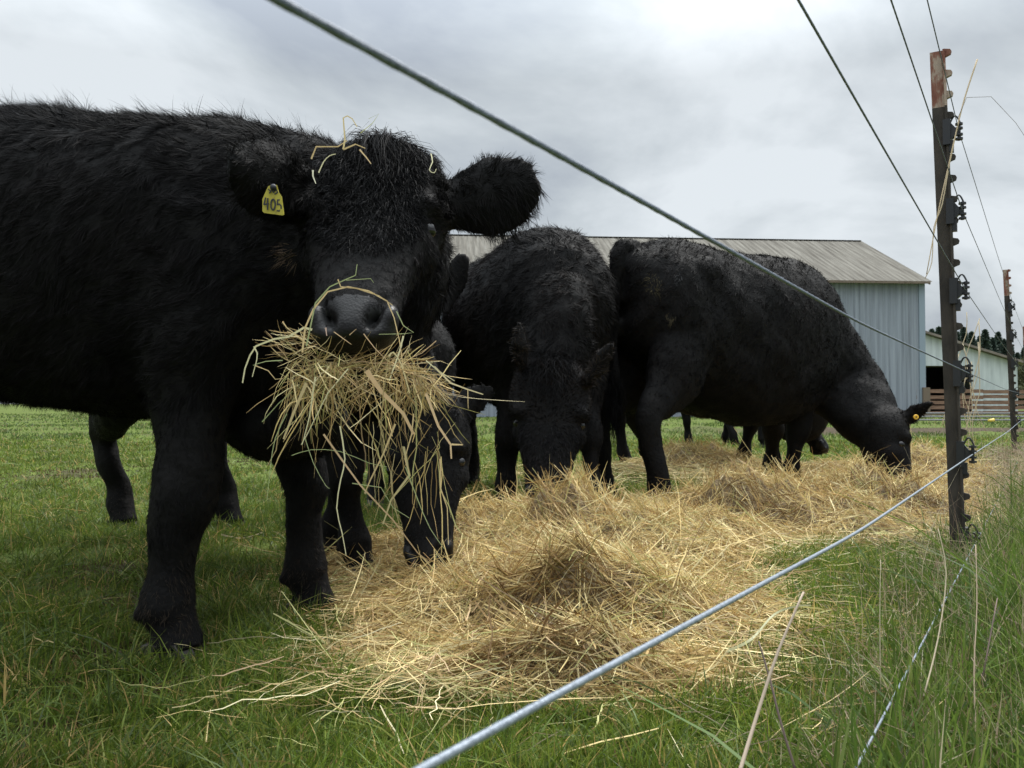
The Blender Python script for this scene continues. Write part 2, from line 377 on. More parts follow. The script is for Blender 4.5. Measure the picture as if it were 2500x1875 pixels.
def board_fence():
    d = 36.0; M_b = noise_mat('weathered_boards', [(0.3, (.12, .07, .05)), (0.55, (.22, .13, .09)), (0.75, (.33, .22, .16))], 3, rough=.9, stretch=(.7, 2, 6))
    x0 = P(2225, 900, d)[0]
    root = empty('board_fence', (x0, d, 0), 'brown weathered board fence in front of the white barn', 'fence')
    r = np.random.default_rng(5)
    zt = P(0, 951, d)[2]
    n = 5; hgt = .155; gap = (zt - n * hgt) / (n - .2)
    for k in range(n):
        z = zt - hgt / 2 - k * (hgt + gap)
        for j in range(6):
            MB().box((1.5 + j * 3.0, r.uniform(-.006, .006), z + r.uniform(-.02, .02)), (1.495, .02, hgt / 2 * r.uniform(.9, 1.05))).build('board', M_b, root)
    for j in range(10):
        MB().box((.2 + j * 2.0, .10, zt / 2), (.07, .07, zt / 2 + .02)).build('post', M_b, root)
board_fence()
def bucket():
    c = G(2420, 1032); k_=.38; root = empty('bucket', c, 'small yellow bucket lying on the grass before the board fence', 'bucket')
    m = mat('yellow_plastic', (.6, .42, .06), .5)
    a = [A(-.2, 0, .14), A(-.1, 0, .15), A(.1, 0, .16), A(.2, 0, .17)]
    a = [q * .38 for q in a]; MB().tube(a, [.046, .048, .057, .063], 14).build('bucket_shell', m, root, True)
    MB().tube([A(.2 + .1 * math.sin(t), .15 * math.cos(t), .17 - .02 * math.sin(t)) * .38 for t in np.linspace(0, math.pi, 9)], .004, 6).build('handle', M_plastic, root)
    c2 = G(2360, 1030)
    p = MB()
    for k in range(3): p.tube([c2 + A(-3.5, .3 * k, .12 + .15 * k), c2 + A(3.3, .3 * k + .2, .1 + .15 * k)], .035, 6)
    r2 = empty('metal_gate', c2, 'low grey tubular rails lying in the grass before the board fence', 'gate')
    for k in range(3):
        MB().tube([A(-3.5, .15 * k, .06 + .1 * k), A(3.3, .15 * k + .1, .05 + .1 * k)], .03, 6).build('rail', mat('grey_pipe', (.2, .2, .2), .6, .3), r2)
bucket()
def conifer(x, y, h, seed, label):
    r = np.random.default_rng(seed)
    root = empty('conifer_tree', (x, y, 0), label, 'tree', 'trees beyond the white barn')
    MB().tube([A(0, 0, 0), A(.05, 0, h * .5), A(0, 0, h * .98)], [h * .018, h * .012, .03], 7).build('trunk', mat('bark', (.07, .055, .045), .9), root)
    parts = []
    n = 5200
    t = r.uniform(.08, 1, n) ** .9
    lay = np.floor(t * 16) / 16
    rad = (1 - t) * h * .30 * (0.6 + .6 * r.random(n)) * (1 + .25 * np.sin(lay * 90)) + .06
    az = r.uniform(0, 6.28, n); az = np.where(r.random(n) < .75, np.round(az / .7) * .7 + lay * 13 + r.normal(0, .12, n), az)
    q = r.uniform(.1, 1, n) ** .6
    c = np.stack([np.cos(az) * rad * q, np.sin(az) * rad * q, t * h - rad * q * .35], -1)
    L_ = h * .05 * r.uniform(.6, 1.4, n)
    d_ = unit(np.stack([np.cos(az), np.sin(az), r.uniform(-.7, .3, n)], -1) + r.normal(0, .35, (n, 3)))
    Pt = np.stack([c - d_ * L_[:, None] * .5, c, c + d_ * L_[:, None] * .5], 1)
    W = np.stack([L_ * .3, L_ * .5, L_ * .08], 1)
    col = np.array([.05, .072, .055]) * r.uniform(.6, 1.7, (n, 1)) * np.array([1, 1, 1])  # needle green lightened, distance haze put into the colour
    V, qd, cc = ribbons(Pt, W, col, r=r)
    link('crown', raw_mesh('crown', V, quads=qd, col=cc), M_leaf, root)
tl = [(2275, 806, 92), (2292, 800, 84), (2336, 812, 90), (2352, 800, 100), (2372, 812, 92), (2392, 822, 96), (2405, 806, 88), (2424, 826, 92), (2437, 812, 98), (2452, 830, 90), (2468, 845, 94), (2484, 862, 88), (2500, 850, 98), (2518, 838, 90), (2545, 830, 95)]
tdesc = ['short dark conifer just right of the blue barn corner', 'pointed dark conifer above the left end of the white barn roof', 'bushy conifer just right of the near steel post', 'tall pointed conifer right of the near steel post', 'rounded dark conifer above the middle of the white barn roof', 'low dark conifer in the middle of the treeline', 'tallest spiky conifer above the white barn roof', 'low conifer right of the spiky tallest one', 'pointed conifer left of the second steel post', 'conifer seen behind the second steel post', 'short conifer between the second and third steel posts', 'low conifer at the right end of the white barn roof', 'conifer right of the third steel post', 'conifer near the right edge of the treeline', 'last conifer at the right end of the treeline']
for i_, (px_, py_, d_) in enumerate(tl):
    q_ = P(px_, py_, d_); conifer(q_[0], q_[1], q_[2], 40 + i_, tdesc[i_])
def bush(px, py, d, wid, seed, label):
    r = np.random.default_rng(seed); top = P(px, py, d); h = top[2]
    root = empty('shrub', (top[0], d, 0), label, 'shrub')
    for k in range(5):
        a = r.uniform(0, 6.28); MB().tube([A(0, 0, 0), A(.3 * math.cos(a), .3 * math.sin(a), h * .4), A(wid * .5 * math.cos(a), wid * .5 * math.sin(a), h * .75)], [.07, .05, .02], 5).build('stem', mat('stem', (.08, .06, .045), .9), root)
    n = 6000; cl = r.normal(size=(40, 3)) * A(wid * .4, wid * .4, h * .22) + A(0, 0, h * .55); cl[:, 2] = np.clip(cl[:, 2], .3, h * .88)
    c = cl[r.integers(0, 40, n)] + r.normal(0, .33, (n, 3)) * h * .14
    d_ = unit(r.normal(size=(n, 3))); L_ = .14 * r.uniform(.5, 1.4, n)
    Pt = np.stack([c, c + d_ * L_[:, None] * .5, c + d_ * L_[:, None]], 1)
    col = np.array([.06, .07, .028]) * r.uniform(.5, 1.5, (n, 1)) + r.uniform(0, .02, (n, 1)) * A(1, .6, .3)
    V, qd, cc = ribbons(Pt, np.stack([L_ * .2, L_ * .6, L_ * .1], 1), col, r=r)
    link('foliage', raw_mesh('foliage', V, quads=qd, col=cc), M_leaf, root)
bush(2512, 868, 66, 2.4, 3, 'olive brown shrub right of the white barn at the photo edge')
bush(2560, 900, 60, 2.5, 5, 'green shrub at the right edge beside the board fence')
bush(2600, 880, 64, 2.5, 6, 'brown shrub beyond the right edge of the board fence')

# ---------------------------------------------------------------- wire fence
FU = unit(A(.6, 1, 0)); FN = A(FU[1], -FU[0], 0)      # along the fence, outward side
def fence_lean(d): return float(np.interp(d, [0, 3, 8.5, 13.9, 22], [.03, -.0306, -.0372, -.011, -.011]))
def wire_pt(d, z): return A(-.246 + .6207 * d + fence_lean(d) * z, d, z)
def fence_pt(d): return A(-.23 + .6 * d, d, 0)
WZ = [1.505, 1.225, .945, .655, .373, .072]
def tpost(d, leanx, top_z, dark_from, label, nst=24, sidx=0):
    b = wire_pt(d, 0) - FN * .040; root = empty('fence_post', b, label, 'fence post', 'steel posts of the wire fence')
    leanx = fence_lean(d) * top_z
    def sh(V): V = np.array(V, float); V[:, :2] += (V[:, 2:3] / top_z) * np.array([[leanx, 0]]); return V
    def plate(z0, z1, m, name):
        mb = MB()
        for (c0, h_u, c1, h_n) in ((0, .003, -.020, .022), (0, .017, .003, .0035)):
            # web (towards the field) then flange
            ctr = FN * c1
            pts = [ctr + FU * h_u * su + FN * h_n * sv for su, sv in ((-1, -1), (1, -1), (1, 1), (-1, 1))]
            mb.v += []
            mb.prism([q + A(0, 0, 0) for q in pts], A(0, 0, z0), A(0, 0, z1))
        mb.v = [tuple(q) for q in sh(mb.v)]
        return mb.build(name, m, root)
    plate(-.3, dark_from, M_post, 'post_shaft'); plate(dark_from, top_z, M_tip, 'painted_tip')
    z = top_z - .012; k = 0
    mbs = MB(); mbt = MB()
    while z > .05:
        c = FN * .014 + A(0, 0, z)
        pts = [c + FN * a_ + A(0, 0, zz) for a_, zz in ((-.008, -.013), (.010, -.006), (.013, .004), (.009, .011), (-.008, .015))]
        sb_ = MB().prism(pts, -FU * .008, FU * .008); sb_.v = [tuple(q) for q in sh(sb_.v)]
        sb_.build('stud', M_tip if z > dark_from else M_post, root)
        z -= .0745
    for wz in WZ:
        off = A(leanx * wz / top_z, 0, wz)
        mb = MB()
        R_ = np.stack([FU, FN, A(0, 0, 1)], 1)
        mb.box(FN * .002 + off, (.022, .012, .045), R_)                      # clip wrapped round the post
        pts = [FN * .012 + A(0, 0, .036), FN * .030 + A(0, 0, .012), FN * .030 - A(0, 0, .012), FN * .012 - A(0, 0, .030)]
        mb.prism([q + off for q in pts], -FU * .012, FU * .012)
        mb.box(FN * .013 + off - A(0, 0, .05), (.012, .010, .02), R_)
        pin = FN * .040
        mb.tube([pin + off + A(0, 0, -.032), pin + off + A(0, 0, .032)], .0055, 8)
        for zz in (-.026, -.011, .011, .026):
            mb.tube([pin + off + A(0, 0, zz - .0035), pin + off + A(0, 0, zz + .0035)], .0125, 10)
        mb.box(FN * .033 + off, (.006, .010, .010), R_)
        arc = [FN * (.012 + .034 * t) + A(0, 0, .034 + .028 * math.sin(t * math.pi) - .01 * t) + off for t in np.linspace(0, 1, 9)]
        mb.tube(arc, .003, 6)
        mb.build('insulator', M_plastic, root)
    return root
tpost(3.0, -.055, 1.80, 1.60, 'near dark steel T-post with rusty white tip and black insulators')
tpost(8.5, -.07, 1.88, 1.62, 'second steel T-post further along the wire fence')
tpost(13.9, -.02, 1.80, 1.50, 'third steel T-post at the right edge of the picture')
wl = ['top fence wire crossing the tip of the near post', 'second wire from the top at the upper right', 'third wire from the top running down to the near post', 'thick grey wire crossing the picture from upper left to the near post',
      'pale blue grey wire crossing in front of the hay', 'lowest wire running through the tall grass']
LEAN = -.055
for wi, wz in enumerate(WZ):
    o = A(.015, 0, 0)
    pts = []
    ctrl = [(-1.5, wz + [.0, 0, .0, .03, .045, .03][wi]), (.28, wz + [-.04, -.025, -.006, .0165, .042, .028][wi]), (1.1, wz + [-.05, -.02, -.006, .0, .012, .02][wi]), (3.0, wz), (5.7, wz - .012), (8.5, wz + .0 if wi != 5 else wz - .02), (13.9, wz - .01), (22, wz + .02)]
    dd = np.concatenate([np.linspace(-1.5, 3, 60), np.linspace(3.1, 22, 60)])
    cz = np.interp(dd, [c[0] for c in ctrl], [c[1] for c in ctrl])
    ker = np.array([1, 2, 3, 2, 1]) / 9.; cz = np.convolve(np.pad(cz, 2, mode='edge'), ker, 'valid')
    pts = [wire_pt(d0, z0) for d0, z0 in zip(dd, cz)]
    pts = np.array(pts); org = pts[0].copy()
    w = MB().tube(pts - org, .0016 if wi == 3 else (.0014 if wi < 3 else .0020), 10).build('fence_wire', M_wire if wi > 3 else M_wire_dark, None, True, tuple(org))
    tag(w, wl[wi], 'wire', 'wires of the fence')
    # twist lay of the strand: two thinner wires wound round the core
    for ph in ((0, math.pi) if wi < 5 else ()):
        pp = np.array(pts - org)[(dd > .1) & (dd < 3.2)]
        # resample
        s = np.concatenate([[0], np.cumsum(np.linalg.norm(np.diff(pp, axis=0), axis=1))]); n_ = 420
        ss = np.linspace(0, s[-1], n_); q = np.stack([np.interp(ss, s, pp[:, k]) for k in range(3)], -1)
        rr = .0005
        ang = ss / .05 * 6.28 + ph
        q = q + rr * (np.cos(ang)[:, None] * FN + np.sin(ang)[:, None] * A(0, 0, 1))
        MB().tube(q, .0013 if wi == 3 else (.00105 if wi < 3 else .0016), 6).build('strand', M_wire if wi > 3 else M_wire_dark, w, True)

# ---------------------------------------------------------------- cattle
def crom(pts, m=4):
    """smooth resample of station rows"""
    pts = np.array(pts, float); n = len(pts); out_ = []
    for i in range(n - 1):
        p0 = pts[max(i - 1, 0)]; p1 = pts[i]; p2 = pts[i + 1]; p3 = pts[min(i + 2, n - 1)]
        for k in range(m):
            t = k / m
            out_.append(.5 * ((2 * p1) + (-p0 + p2) * t + (2 * p0 - 5 * p1 + 4 * p2 - p3) * t * t + (-p0 + 3 * p1 - 3 * p2 + p3) * t ** 3))
    out_.append(pts[-1]); return np.array(out_)
def loft(mb, rows, n=22, e=1.0, cup=0.0, m=4):
    """rows: cx cy cz  lx ly lz(lateral)  hw hup hdown"""
    R = crom(rows, m) if m > 1 else np.array(rows, float)
    c = R[:, :3]; t = unit(np.gradient(c, axis=0)); V = []
    for i in range(len(R)):
        lat = unit(R[i, 3:6]); lat = unit(lat - t[i] * (lat @ t[i])); up = np.cross(lat, t[i]) * -1
        up = np.cross(t[i], lat)
        hw, hu, hd = np.maximum(R[i, 6:9], .002)
        for k in range(n):
            a = 2 * math.pi * k / n; ca, sa = math.cos(a), math.sin(a)
            x = hw * math.copysign(abs(ca) ** e, ca); y = (hu if sa > 0 else hd) * math.copysign(abs(sa) ** e, sa)
            V.append(c[i] + lat * x + up * (y + cup * (x / hw) ** 2 * hw))
    nr = len(R)
    Fc = [(i * n + k, (i + 1) * n + k, (i + 1) * n + (k + 1) % n, i * n + (k + 1) % n) for i in range(nr - 1) for k in range(n)]
    Fc += [tuple(range(n)), tuple((nr - 1) * n + k for k in range(n))[::-1]]
    mb.add(V, Fc)
def ball(mb, c, r, n=12):
    c = np.array(c); r = np.broadcast_to(r, (3,)); V = []; Fc = []
    for i in range(1, n):
        for k in range(n * 2):
            a = math.pi * i / n; b = math.pi * k / n
            V.append(c + r * A(math.sin(a) * math.cos(b), math.sin(a) * math.sin(b), math.cos(a)))
    m = n * 2
    Fc = [(i * m + k, (i + 1) * m + k, (i + 1) * m + (k + 1) % m, i * m + (k + 1) % m) for i in range(n - 2) for k in range(m)]
    Fc += [tuple(range(m)), tuple((n - 2) * m + k for k in range(m))[::-1]]
    mb.add(V, Fc)

HEAD = [(-.05, .066, .035, .07), (.0, .10, .058, .11), (.08, .130, .066, .135), (.18, .146, .066, .14), (.30, .150, .062, .14), (.42, .138, .056, .135),
        (.55, .116, .052, .118), (.68, .094, .047, .094), (.80, .080, .044, .078), (.90, .077, .045, .072), (.97, .075, .043, .062), (1.02, .064, .036, .05), (1.045, .042, .022, .03)]
def make_cow(name, label, feet, fwd, S=1.0, poll=None, muzzle=None, hup=(0, 0, 1), HL=None, ears=None, voxel=.012, lens=1.0, slen=1.0,
             nfur=20000, furw=.004, furl=.03, legk=1.0, seed=1, tail=True, neck_mid=None, neckw=1.0, bulk=1.0, hind_over=None, brown=0.0, top_z=1.33, tufts=None, eyel=.112, hmin=.0095, te=.86, earcol=None, spots=(), var=1.0, shz=.93, pt=0.0, nbu=.26, extra=(), belly=0.0, prof=None, headk=1.0, furfront=1.0, trunk_c=None, neckk=1.0):
    r = np.random.default_rng(seed)
    fwd = unit(A(fwd[0], fwd[1], 0)); left = A(-fwd[1], fwd[0], 0)
    feet = {k: A(v[0], v[1], 0) for k, v in feet.items()}
    fm = (feet['fl'] + feet['fr']) / 2; hm = (feet['hl'] + feet['hr']) / 2
    if trunk_c is not None: fm_t = A(trunk_c[0], trunk_c[1], 0)
    else: fm_t = fm
    origin = fm_t - fwd * .45 * S * slen
    Rw = np.stack([fwd, left, A(0, 0, 1)], 1)     # local -> world
    loc = lambda w: (np.asarray(w, float) - origin) @ Rw
    ang = math.atan2(fwd[1], fwd[0])
    root = empty(name, origin, label, 'cow', 'black cattle feeding on the hay', ang)
    mb = MB(); Y = A(0, 1, 0)
    # trunk
    st = [(-.84, 1.20, 1.02, .08), (-.80, 1.28, .92, .16), (-.70, 1.33, .78, .235), (-.52, 1.35, .68, .285), (-.30, 1.33, .60, .30), (-.08, 1.31, .545, .33),
          (.14, 1.31, .525, .34), (.34, 1.335, .525, .315), (.50, 1.34, .535, .285), (.64, 1.28, .58, .24), (.76, 1.17, .66, .19), (.84, 1.06, .76, .12)]
    k = top_z / 1.34
    rows = []
    for x, zt, zb, hw in st:
        if prof: zt = float(np.interp(x, *prof))
        zb = zb - belly * math.exp(-((x - .1) / .62) ** 2)
        zc_ = (zt * .55 + zb * .45)
        rows.append((x * S * slen, 0, zc_ * S * k, 0, 1, 0, hw * S * bulk, (zt - zc_) * S * k, (zc_ - zb) * S * k))
    loft(mb, rows, 30, te)
    for sy in (1, -1):   # hooks (hip bones) and shoulder blade
        ball(mb, A(-.50 * S * slen, sy * .19 * S, 1.15 * S * k), A(.17, .09, .10) * S)
        ball(mb, A(.44 * S * slen, sy * .20 * S * bulk, shz * S), A(.17, .10, .27) * S)
        ball(mb, A(-.60 * S * slen, sy * .18 * S * bulk, 1.0 * S), A(.2, .12, .26) * S)
    # legs
    def leg(foot, pts, name_):
        rows = []
        for (c, rl, rf) in pts: rows.append((*c, 0, 1, 0, rl, rf, rf))
        loft(mb, rows, 16, 1.0)
    hooves = MB(); hv = []
    for key in ('fl', 'fr'):
        f = loc(feet[key]); sy = 1 if key == 'fl' else -1
        sh = A(.44 * S * slen, sy * .17 * S, .90 * S)
        fx, fy = f[0], f[1]; mx_ = lambda t: sh * (1 - t) + A(fx, fy, sh[2]) * t
        q = lambda t, z, dx=0: A(*(mx_(t)[:2]), z * S) + A(dx * S, 0, 0)
        leg(f, [(q(0, .98), .13 * S, .17 * S), (q(.2, .78), .115 * S, .145 * S), (q(.45, .60), .085 * S * legk, .105 * S * legk), (q(.62, .47, .005), .062 * S * legk, .072 * S * legk), (q(.78, .345, .016), .062 * S * legk, .066 * S * legk),
                (q(.86, .27, .004), .046 * S * legk, .048 * S * legk), (q(.93, .19), .038 * S * legk, .043 * S * legk), (q(1, .115, -.005), .050 * S * legk, .056 * S * legk), (q(1, .07, .012), .042 * S * legk, .046 * S * legk), (q(1, .02, .02), .055 * S * legk, .060 * S * legk)], key)
        hv.append((A(fx + .02 * S, fy, 0), S * legk))
        for y_ in (.022, -.022): ball(mb, A(fx - .048 * S * legk, fy + y_ * S, .095 * S), .017 * S * legk, 8)
    for key in ('hl', 'hr'):
        f = loc(feet[key]); sy = 1 if key == 'hl' else -1
        hp = A(-.56 * S * slen, sy * .15 * S, .95 * S); dxh = f[0]
        stf = A(-.44 * S * slen * .6 + f[0] * .4, sy * .17 * S, .72 * S)
        hock = A(f[0] - .055 * S, f[1] * .7 + sy * .17 * S * .3, .45 * S)
        leg(f, [(hp, .14 * S, .23 * S), ((hp + stf) / 2 + A(0, 0, .0), .13 * S, .20 * S), (stf * .7 + hock * .3, .115 * S, .175 * S), (stf * .35 + hock * .65, .075 * S * legk, .11 * S * legk), (hock, .052 * S * legk, .07 * S * legk),
                (hock * .7 + A(f[0], f[1], 0) * .3 + A(0, 0, 0), .045 * S * legk, .055 * S * legk), (A(f[0] - .02 * S, f[1], .2 * S), .044 * S * legk, .048 * S * legk),
                (A(f[0] - .01 * S, f[1], .115 * S), .052 * S * legk, .056 * S * legk), (A(f[0] + .012 * S, f[1], .06 * S), .046 * S * legk, .052 * S * legk), (A(f[0] + .025 * S, f[1], .02 * S), .055 * S * legk, .062 * S * legk)], key)
        hv.append((A(f[0] + .025 * S, f[1], 0), S * legk))
    # head
    pl = loc(poll); mz = loc(muzzle); ax = unit(mz - pl); Lh = np.linalg.norm(mz - pl) if HL is None else HL
    up = np.asarray(hup, float) @ Rw; up = unit(up - ax * (up @ ax)); lat = np.cross(up, ax)   # left of the animal
    lat = unit(lat)
    rows = []
    hk = Lh / .5 * headk
    for s_, hw, hu, hd in HEAD:
        rows.append((*(pl + ax * s_ * Lh), *lat, hw * hk, hu * hk, hd * hk))
    # loft wants up = t x lat ; check orientation
    chk = np.cross(ax, lat)
    lsgn = 1 if chk @ up > 0 else -1
    rows = [(*q_[:3], *(lat * lsgn), *q_[6:]) for q_ in rows]
    loft(mb, rows, 26, .88)
    for s_ in (1, -1):
        ball(mb, pl + ax * .36 * Lh + lat * s_ * .106 * hk + up * .026 * hk, .034 * hk)       # brow
        ball(mb, pl + ax * .50 * Lh + lat * s_ * .080 * hk - up * .03 * hk, A(.055, .055, .055) * hk)  # cheek
        ball(mb, pl + ax * .93 * Lh + lat * s_ * .046 * hk + up * .012 * hk, .035 * hk)       # nostril wing
    ball(mb, pl + ax * .04 * Lh + up * .015 * hk, A(.06, .06, .05) * hk)
    ball(mb, pl + ax * .93 * Lh - up * .05 * hk, A(.05, .05, .045) * hk)                  # chin
    # neck
    nb = A(.42 * S * slen, 0, .98 * S * k)
    ne = pl + ax * .16 * Lh - up * .05 * hk
    nm = (nb + ne) / 2 + A(0, 0, .03 * S) if neck_mid is None else loc(neck_mid)
    l0 = Y; tdir = unit(ne - nb)
    def lt(w): v = Y * (1 - w) + (lat if lat @ Y > -.2 else -lat) * w; return v
    nk = neckk
    rows = [(*(nb - A(.1 * S, 0, 0)), *lt(0), .22 * S * bulk, nbu * S, .34 * S), (*((nb * .6 + nm * .4)), *lt(.15), .205 * S * neckw, min(.27, nbu + .02) * S * nk, .30 * S * nk), (*nm, *lt(.4), .165 * S * neckw, .22 * S * nk, .235 * S * nk),
            (*(nm * .45 + ne * .55), *lt(.7), .135 * S * neckw, .17 * S * nk, .18 * S * nk), (*ne, *lt(1), .105 * S * headk, .11 * S * headk, .125 * S * headk)]
    tt = unit(np.array(rows[2][:3]) - np.array(rows[0][:3]))
    # make 'up' side of the loft the crest side
    if np.cross(tt, rows[0][3:6])[2] < 0 or np.cross(tt, rows[0][3:6]) @ A(1, 0, 1) < 0: rows = [(*q_[:3], *(-np.array(q_[3:6])), *q_[6:]) for q_ in rows]
    loft(mb, rows, 26, .9)
    # ears
    earseg = []
    for (eb, et, ew, en) in (ears or []):
        eb = loc(eb); et = loc(et); en = np.asarray(en, float) @ Rw
        ea = et - eb; El = np.linalg.norm(ea); el = np.cross(unit(ea), unit(en))
        rows = []
        for s_, w_, th in ((-.18, .42, .022), (.0, .60, .020), (.2, .88, .015), (.40, 1.0, .012), (.62, .95 - .2 * pt, .011), (.82, .68 - .25 * pt, .010), (.97, .32 - .16 * pt, .008)):
            rows.append((*(eb + ea * s_), *el, ew * w_, th, th))
        loft(mb, rows, 16, .9, cup=.35)
        earseg.append((eb, et, ew))
    for c_, r_ in extra: ball(mb, loc(c_), A(*r_))
    # tail
    if tail:
        tx = -.83 * S * slen
        tp = [(A(tx + .1 * S, 0, 1.29 * S * k), .045 * S), (A(tx - .01 * S, 0, 1.27 * S * k), .04 * S), (A(tx - .05 * S, 0, 1.15 * S), .032 * S), (A(tx - .05 * S, .01, .9 * S), .025 * S), (A(tx - .04 * S, .02, .6 * S), .02 * S), (A(tx - .045 * S, .02, .48 * S), .016 * S)]
        R_ = crom([(*c, w_) for c, w_ in tp], 4); mb.tube(R_[:, :3], R_[:, 3], 10)
    # fuse
    me = raw_mesh('tmp', np.array(mb.v), faces=mb.f); o = bpy.data.objects.new('tmp', me); COL.objects.link(o)
    md = o.modifiers.new('r', 'REMESH'); md.mode = 'VOXEL'; md.voxel_size = voxel; md.use_smooth_shade = True
    ms = o.modifiers.new('s', 'SMOOTH'); ms.factor = .5; ms.iterations = max(3, int(.06 / voxel))
    dg = bpy.context.evaluated_depsgraph_get(); me2 = bpy.data.meshes.new_from_object(o.evaluated_get(dg))
    bpy.data.objects.remove(o)
    nv = len(me2.vertices); co = np.empty(nv * 3, np.float32); me2.vertices.foreach_get('co', co); co = co.reshape(-1, 3).astype(float)
    no = np.empty(nv * 3, np.float32); me2.vertices.foreach_get('normal', no); no = no.reshape(-1, 3).astype(float)
    hs = (co - pl) @ ax / Lh; hl_ = (co - pl) @ lat / hk; hu_ = (co - pl) @ up / hk
    headm = np.clip((.17 - np.abs(hl_)) / .03, 0, 1) * np.clip((hs + .1) / .08, 0, 1) * (np.clip((1.15 - hs) / .05, 0, 1)) * np.clip((.13 - np.abs(hu_)) / .02, 0, 1)
    # muscle and skin folds
    disp = sn(co, 2.0 / S, 1) * .010 + sn(co, 5 / S, 2) * .0035
    disp *= (1 - headm) * np.clip(co[:, 2] / (.3 * S), .1, 1)
    # nostrils, mouth line, eye hollows
    for s_ in (1, -1):
        a1 = (hl_ - s_ * .044) / .013; a2 = (hs - .955) / .060; rot = a2 * .7 * s_
        g = np.exp(-((a1 + rot) ** 2 + a2 ** 2)) * (hu_ > -.035) * (hu_ < .09)
        disp -= g * .042 * hk
        e2 = np.exp(-(((hs - .435) / .050) ** 2 + ((hu_ - .012) / .022) ** 2)) * (hl_ * s_ > .04)
        disp -= e2 * .014 * hk
    mo = np.exp(-((hu_ + .028 + .05 * (hl_ ** 2) / .006 * .1) / .006) ** 2) * (hs > .78) * (hs < 1.1)
    disp -= mo * .010 * hk
    co2 = co + no * disp[:, None]
    me2.vertices.foreach_set('co', co2.astype(np.float32).ravel()); me2.update()
    me2.vertices.foreach_get('normal', (tmp := np.empty(nv * 3, np.float32))); no = tmp.reshape(-1, 3).astype(float)
    me2.materials.clear()
    for m_ in (M_hide, M_muzzle, M_nostril): me2.materials.append(m_)
    npoly = len(me2.polygons); ls = np.empty(npoly, np.int32); me2.polygons.foreach_get('loop_start', ls)
    vi = np.empty(len(me2.loops), np.int32); me2.loops.foreach_get('vertex_index', vi); fv = vi[ls]
    muz = ((hs > .875 + .35 * np.abs(hl_)) & (hs < 1.2) & (np.abs(hl_) < .1) & (hu_ > -.035) & (hu_ < .12))
    nostr = np.zeros(nv, bool)
    for s_ in (1, -1):
        a1 = (hl_ - s_ * .044) / .013; a2 = (hs - .955) / .060
        nostr |= (np.exp(-((a1 + a2 * .7 * s_) ** 2 + a2 ** 2)) > .38) & (hu_ > -.03) & (hu_ < .09)
    mi = np.zeros(npoly, np.int32); mi[muz[fv]] = 1; mi[nostr[fv] & (hs[fv] < 1.2)] = 2
    me2.polygons.foreach_set('material_index', mi)
    me2.polygons.foreach_set('use_smooth', np.ones(npoly, bool))
    body = link('body', me2, None, root); me2.name = 'body'
    # hooves: two claws each
    for c, s_ in hv:
        h_ = MB()
        for sy in (1, -1):
            y = sy * .027 * s_
            base = [c + A(-.042 * s_, y + sy * .019 * s_, -.008), c + A(-.042 * s_, y - sy * .021 * s_, -.008), c + A(.03 * s_, y - sy * .021 * s_, -.008), c + A(.066 * s_, y - sy * .008 * s_, -.008), c + A(.05 * s_, y + sy * .019 * s_, -.008)]
            top = [b + A(-.012 * s_ - (.018 * s_ if i_ in (2, 3, 4) else 0), 0, (.04 if i_ < 2 else .045) * s_) for i_, b in enumerate(base)]
            n_ = 5; h_.add(base + top, [(0, 1, 2, 3, 4), (9, 8, 7, 6, 5)] + [(i_, i_ + 5, (i_ + 1) % 5 + 5, (i_ + 1) % 5) for i_ in range(5)])
        h_.build('hoof', M_hoof, root)
    # eyes
    for s_ in (1, -1):
        e_ = MB(); ball(e_, A(0, 0, 0), .018 * hk, 10)
        e_.build('eye', M_eye, root, True, tuple(pl + ax * .435 * Lh + lat * s_ * eyel * hk + up * .006 * hk))
    # fur
    tri = fv  # sample by polygon: area weighting
    area = np.empty(npoly, np.float32); me2.polygons.foreach_get('area', area); area = area.astype(float)
    ctr = np.empty(npoly * 3, np.float32); me2.polygons.foreach_get('center', ctr); ctr = ctr.reshape(-1, 3).astype(float)
    wgt = area.copy()
    camv = loc(A(0, 0, CAMH)); pn = no[fv]
    facing = np.sum(unit(camv - ctr) * pn, -1)
    wgt *= np.where(facing > -.25, 1.0, .25) * (1 + 1.6 * headm[fv])
    pidx = r.choice(npoly, nfur, p=wgt / wgt.sum())
    # random point: blend of 4 loop verts
    lt_ = vi[ls[pidx][:, None] + np.arange(3)[None, :]]
    bw = r.dirichlet((1, 1, 1), nfur); p0 = np.einsum('nk,nkd->nd', bw, co2[lt_]); nn = unit(np.einsum('nk,nkd->nd', bw, no[lt_]))
    h_s = hs[lt_[:, 0]]; h_l = hl_[lt_[:, 0]]; h_u = hu_[lt_[:, 0]]; hm_ = headm[lt_[:, 0]]
    keep = ~((muz[lt_[:, 0]])); 
    flow = np.tile(A(-1, 0, -.55), (nfur, 1)); zz = p0[:, 2]
    legm = np.clip((.62 * S - zz) / (.12 * S), 0, 1)[:, None]
    flow = flow * (1 - legm) + A(0, 0, -1) * legm
    whorl = pl + ax * .46 * Lh + up * .06 * hk
    fh = p0 - whorl; fh = fh * 1.0
    upm = np.clip((.46 - h_s) / .1, 0, 1)[:, None]
    flow_h = unit(fh) + np.where(h_s[:, None] > .46, ax * .8, -ax * .5 + up * .1)
    flow = flow * (1 - hm_[:, None]) + flow_h * hm_[:, None]
    ln = np.full(nfur, furl) * S
    ln *= (1 - .55 * legm[:, 0]) * (1 - .55 * hm_)
    topm = np.clip((nn[:, 2] - .5) / .3, 0, 1) * (zz > .95 * S) * (1 - hm_)
    ln *= 1 + .35 * topm
    fore = hm_ * np.clip((.30 - h_s) / .15, 0, 1) * (h_u > -.02)
    ln *= 1 + 1.6 * fore
    earm = np.zeros(nfur)
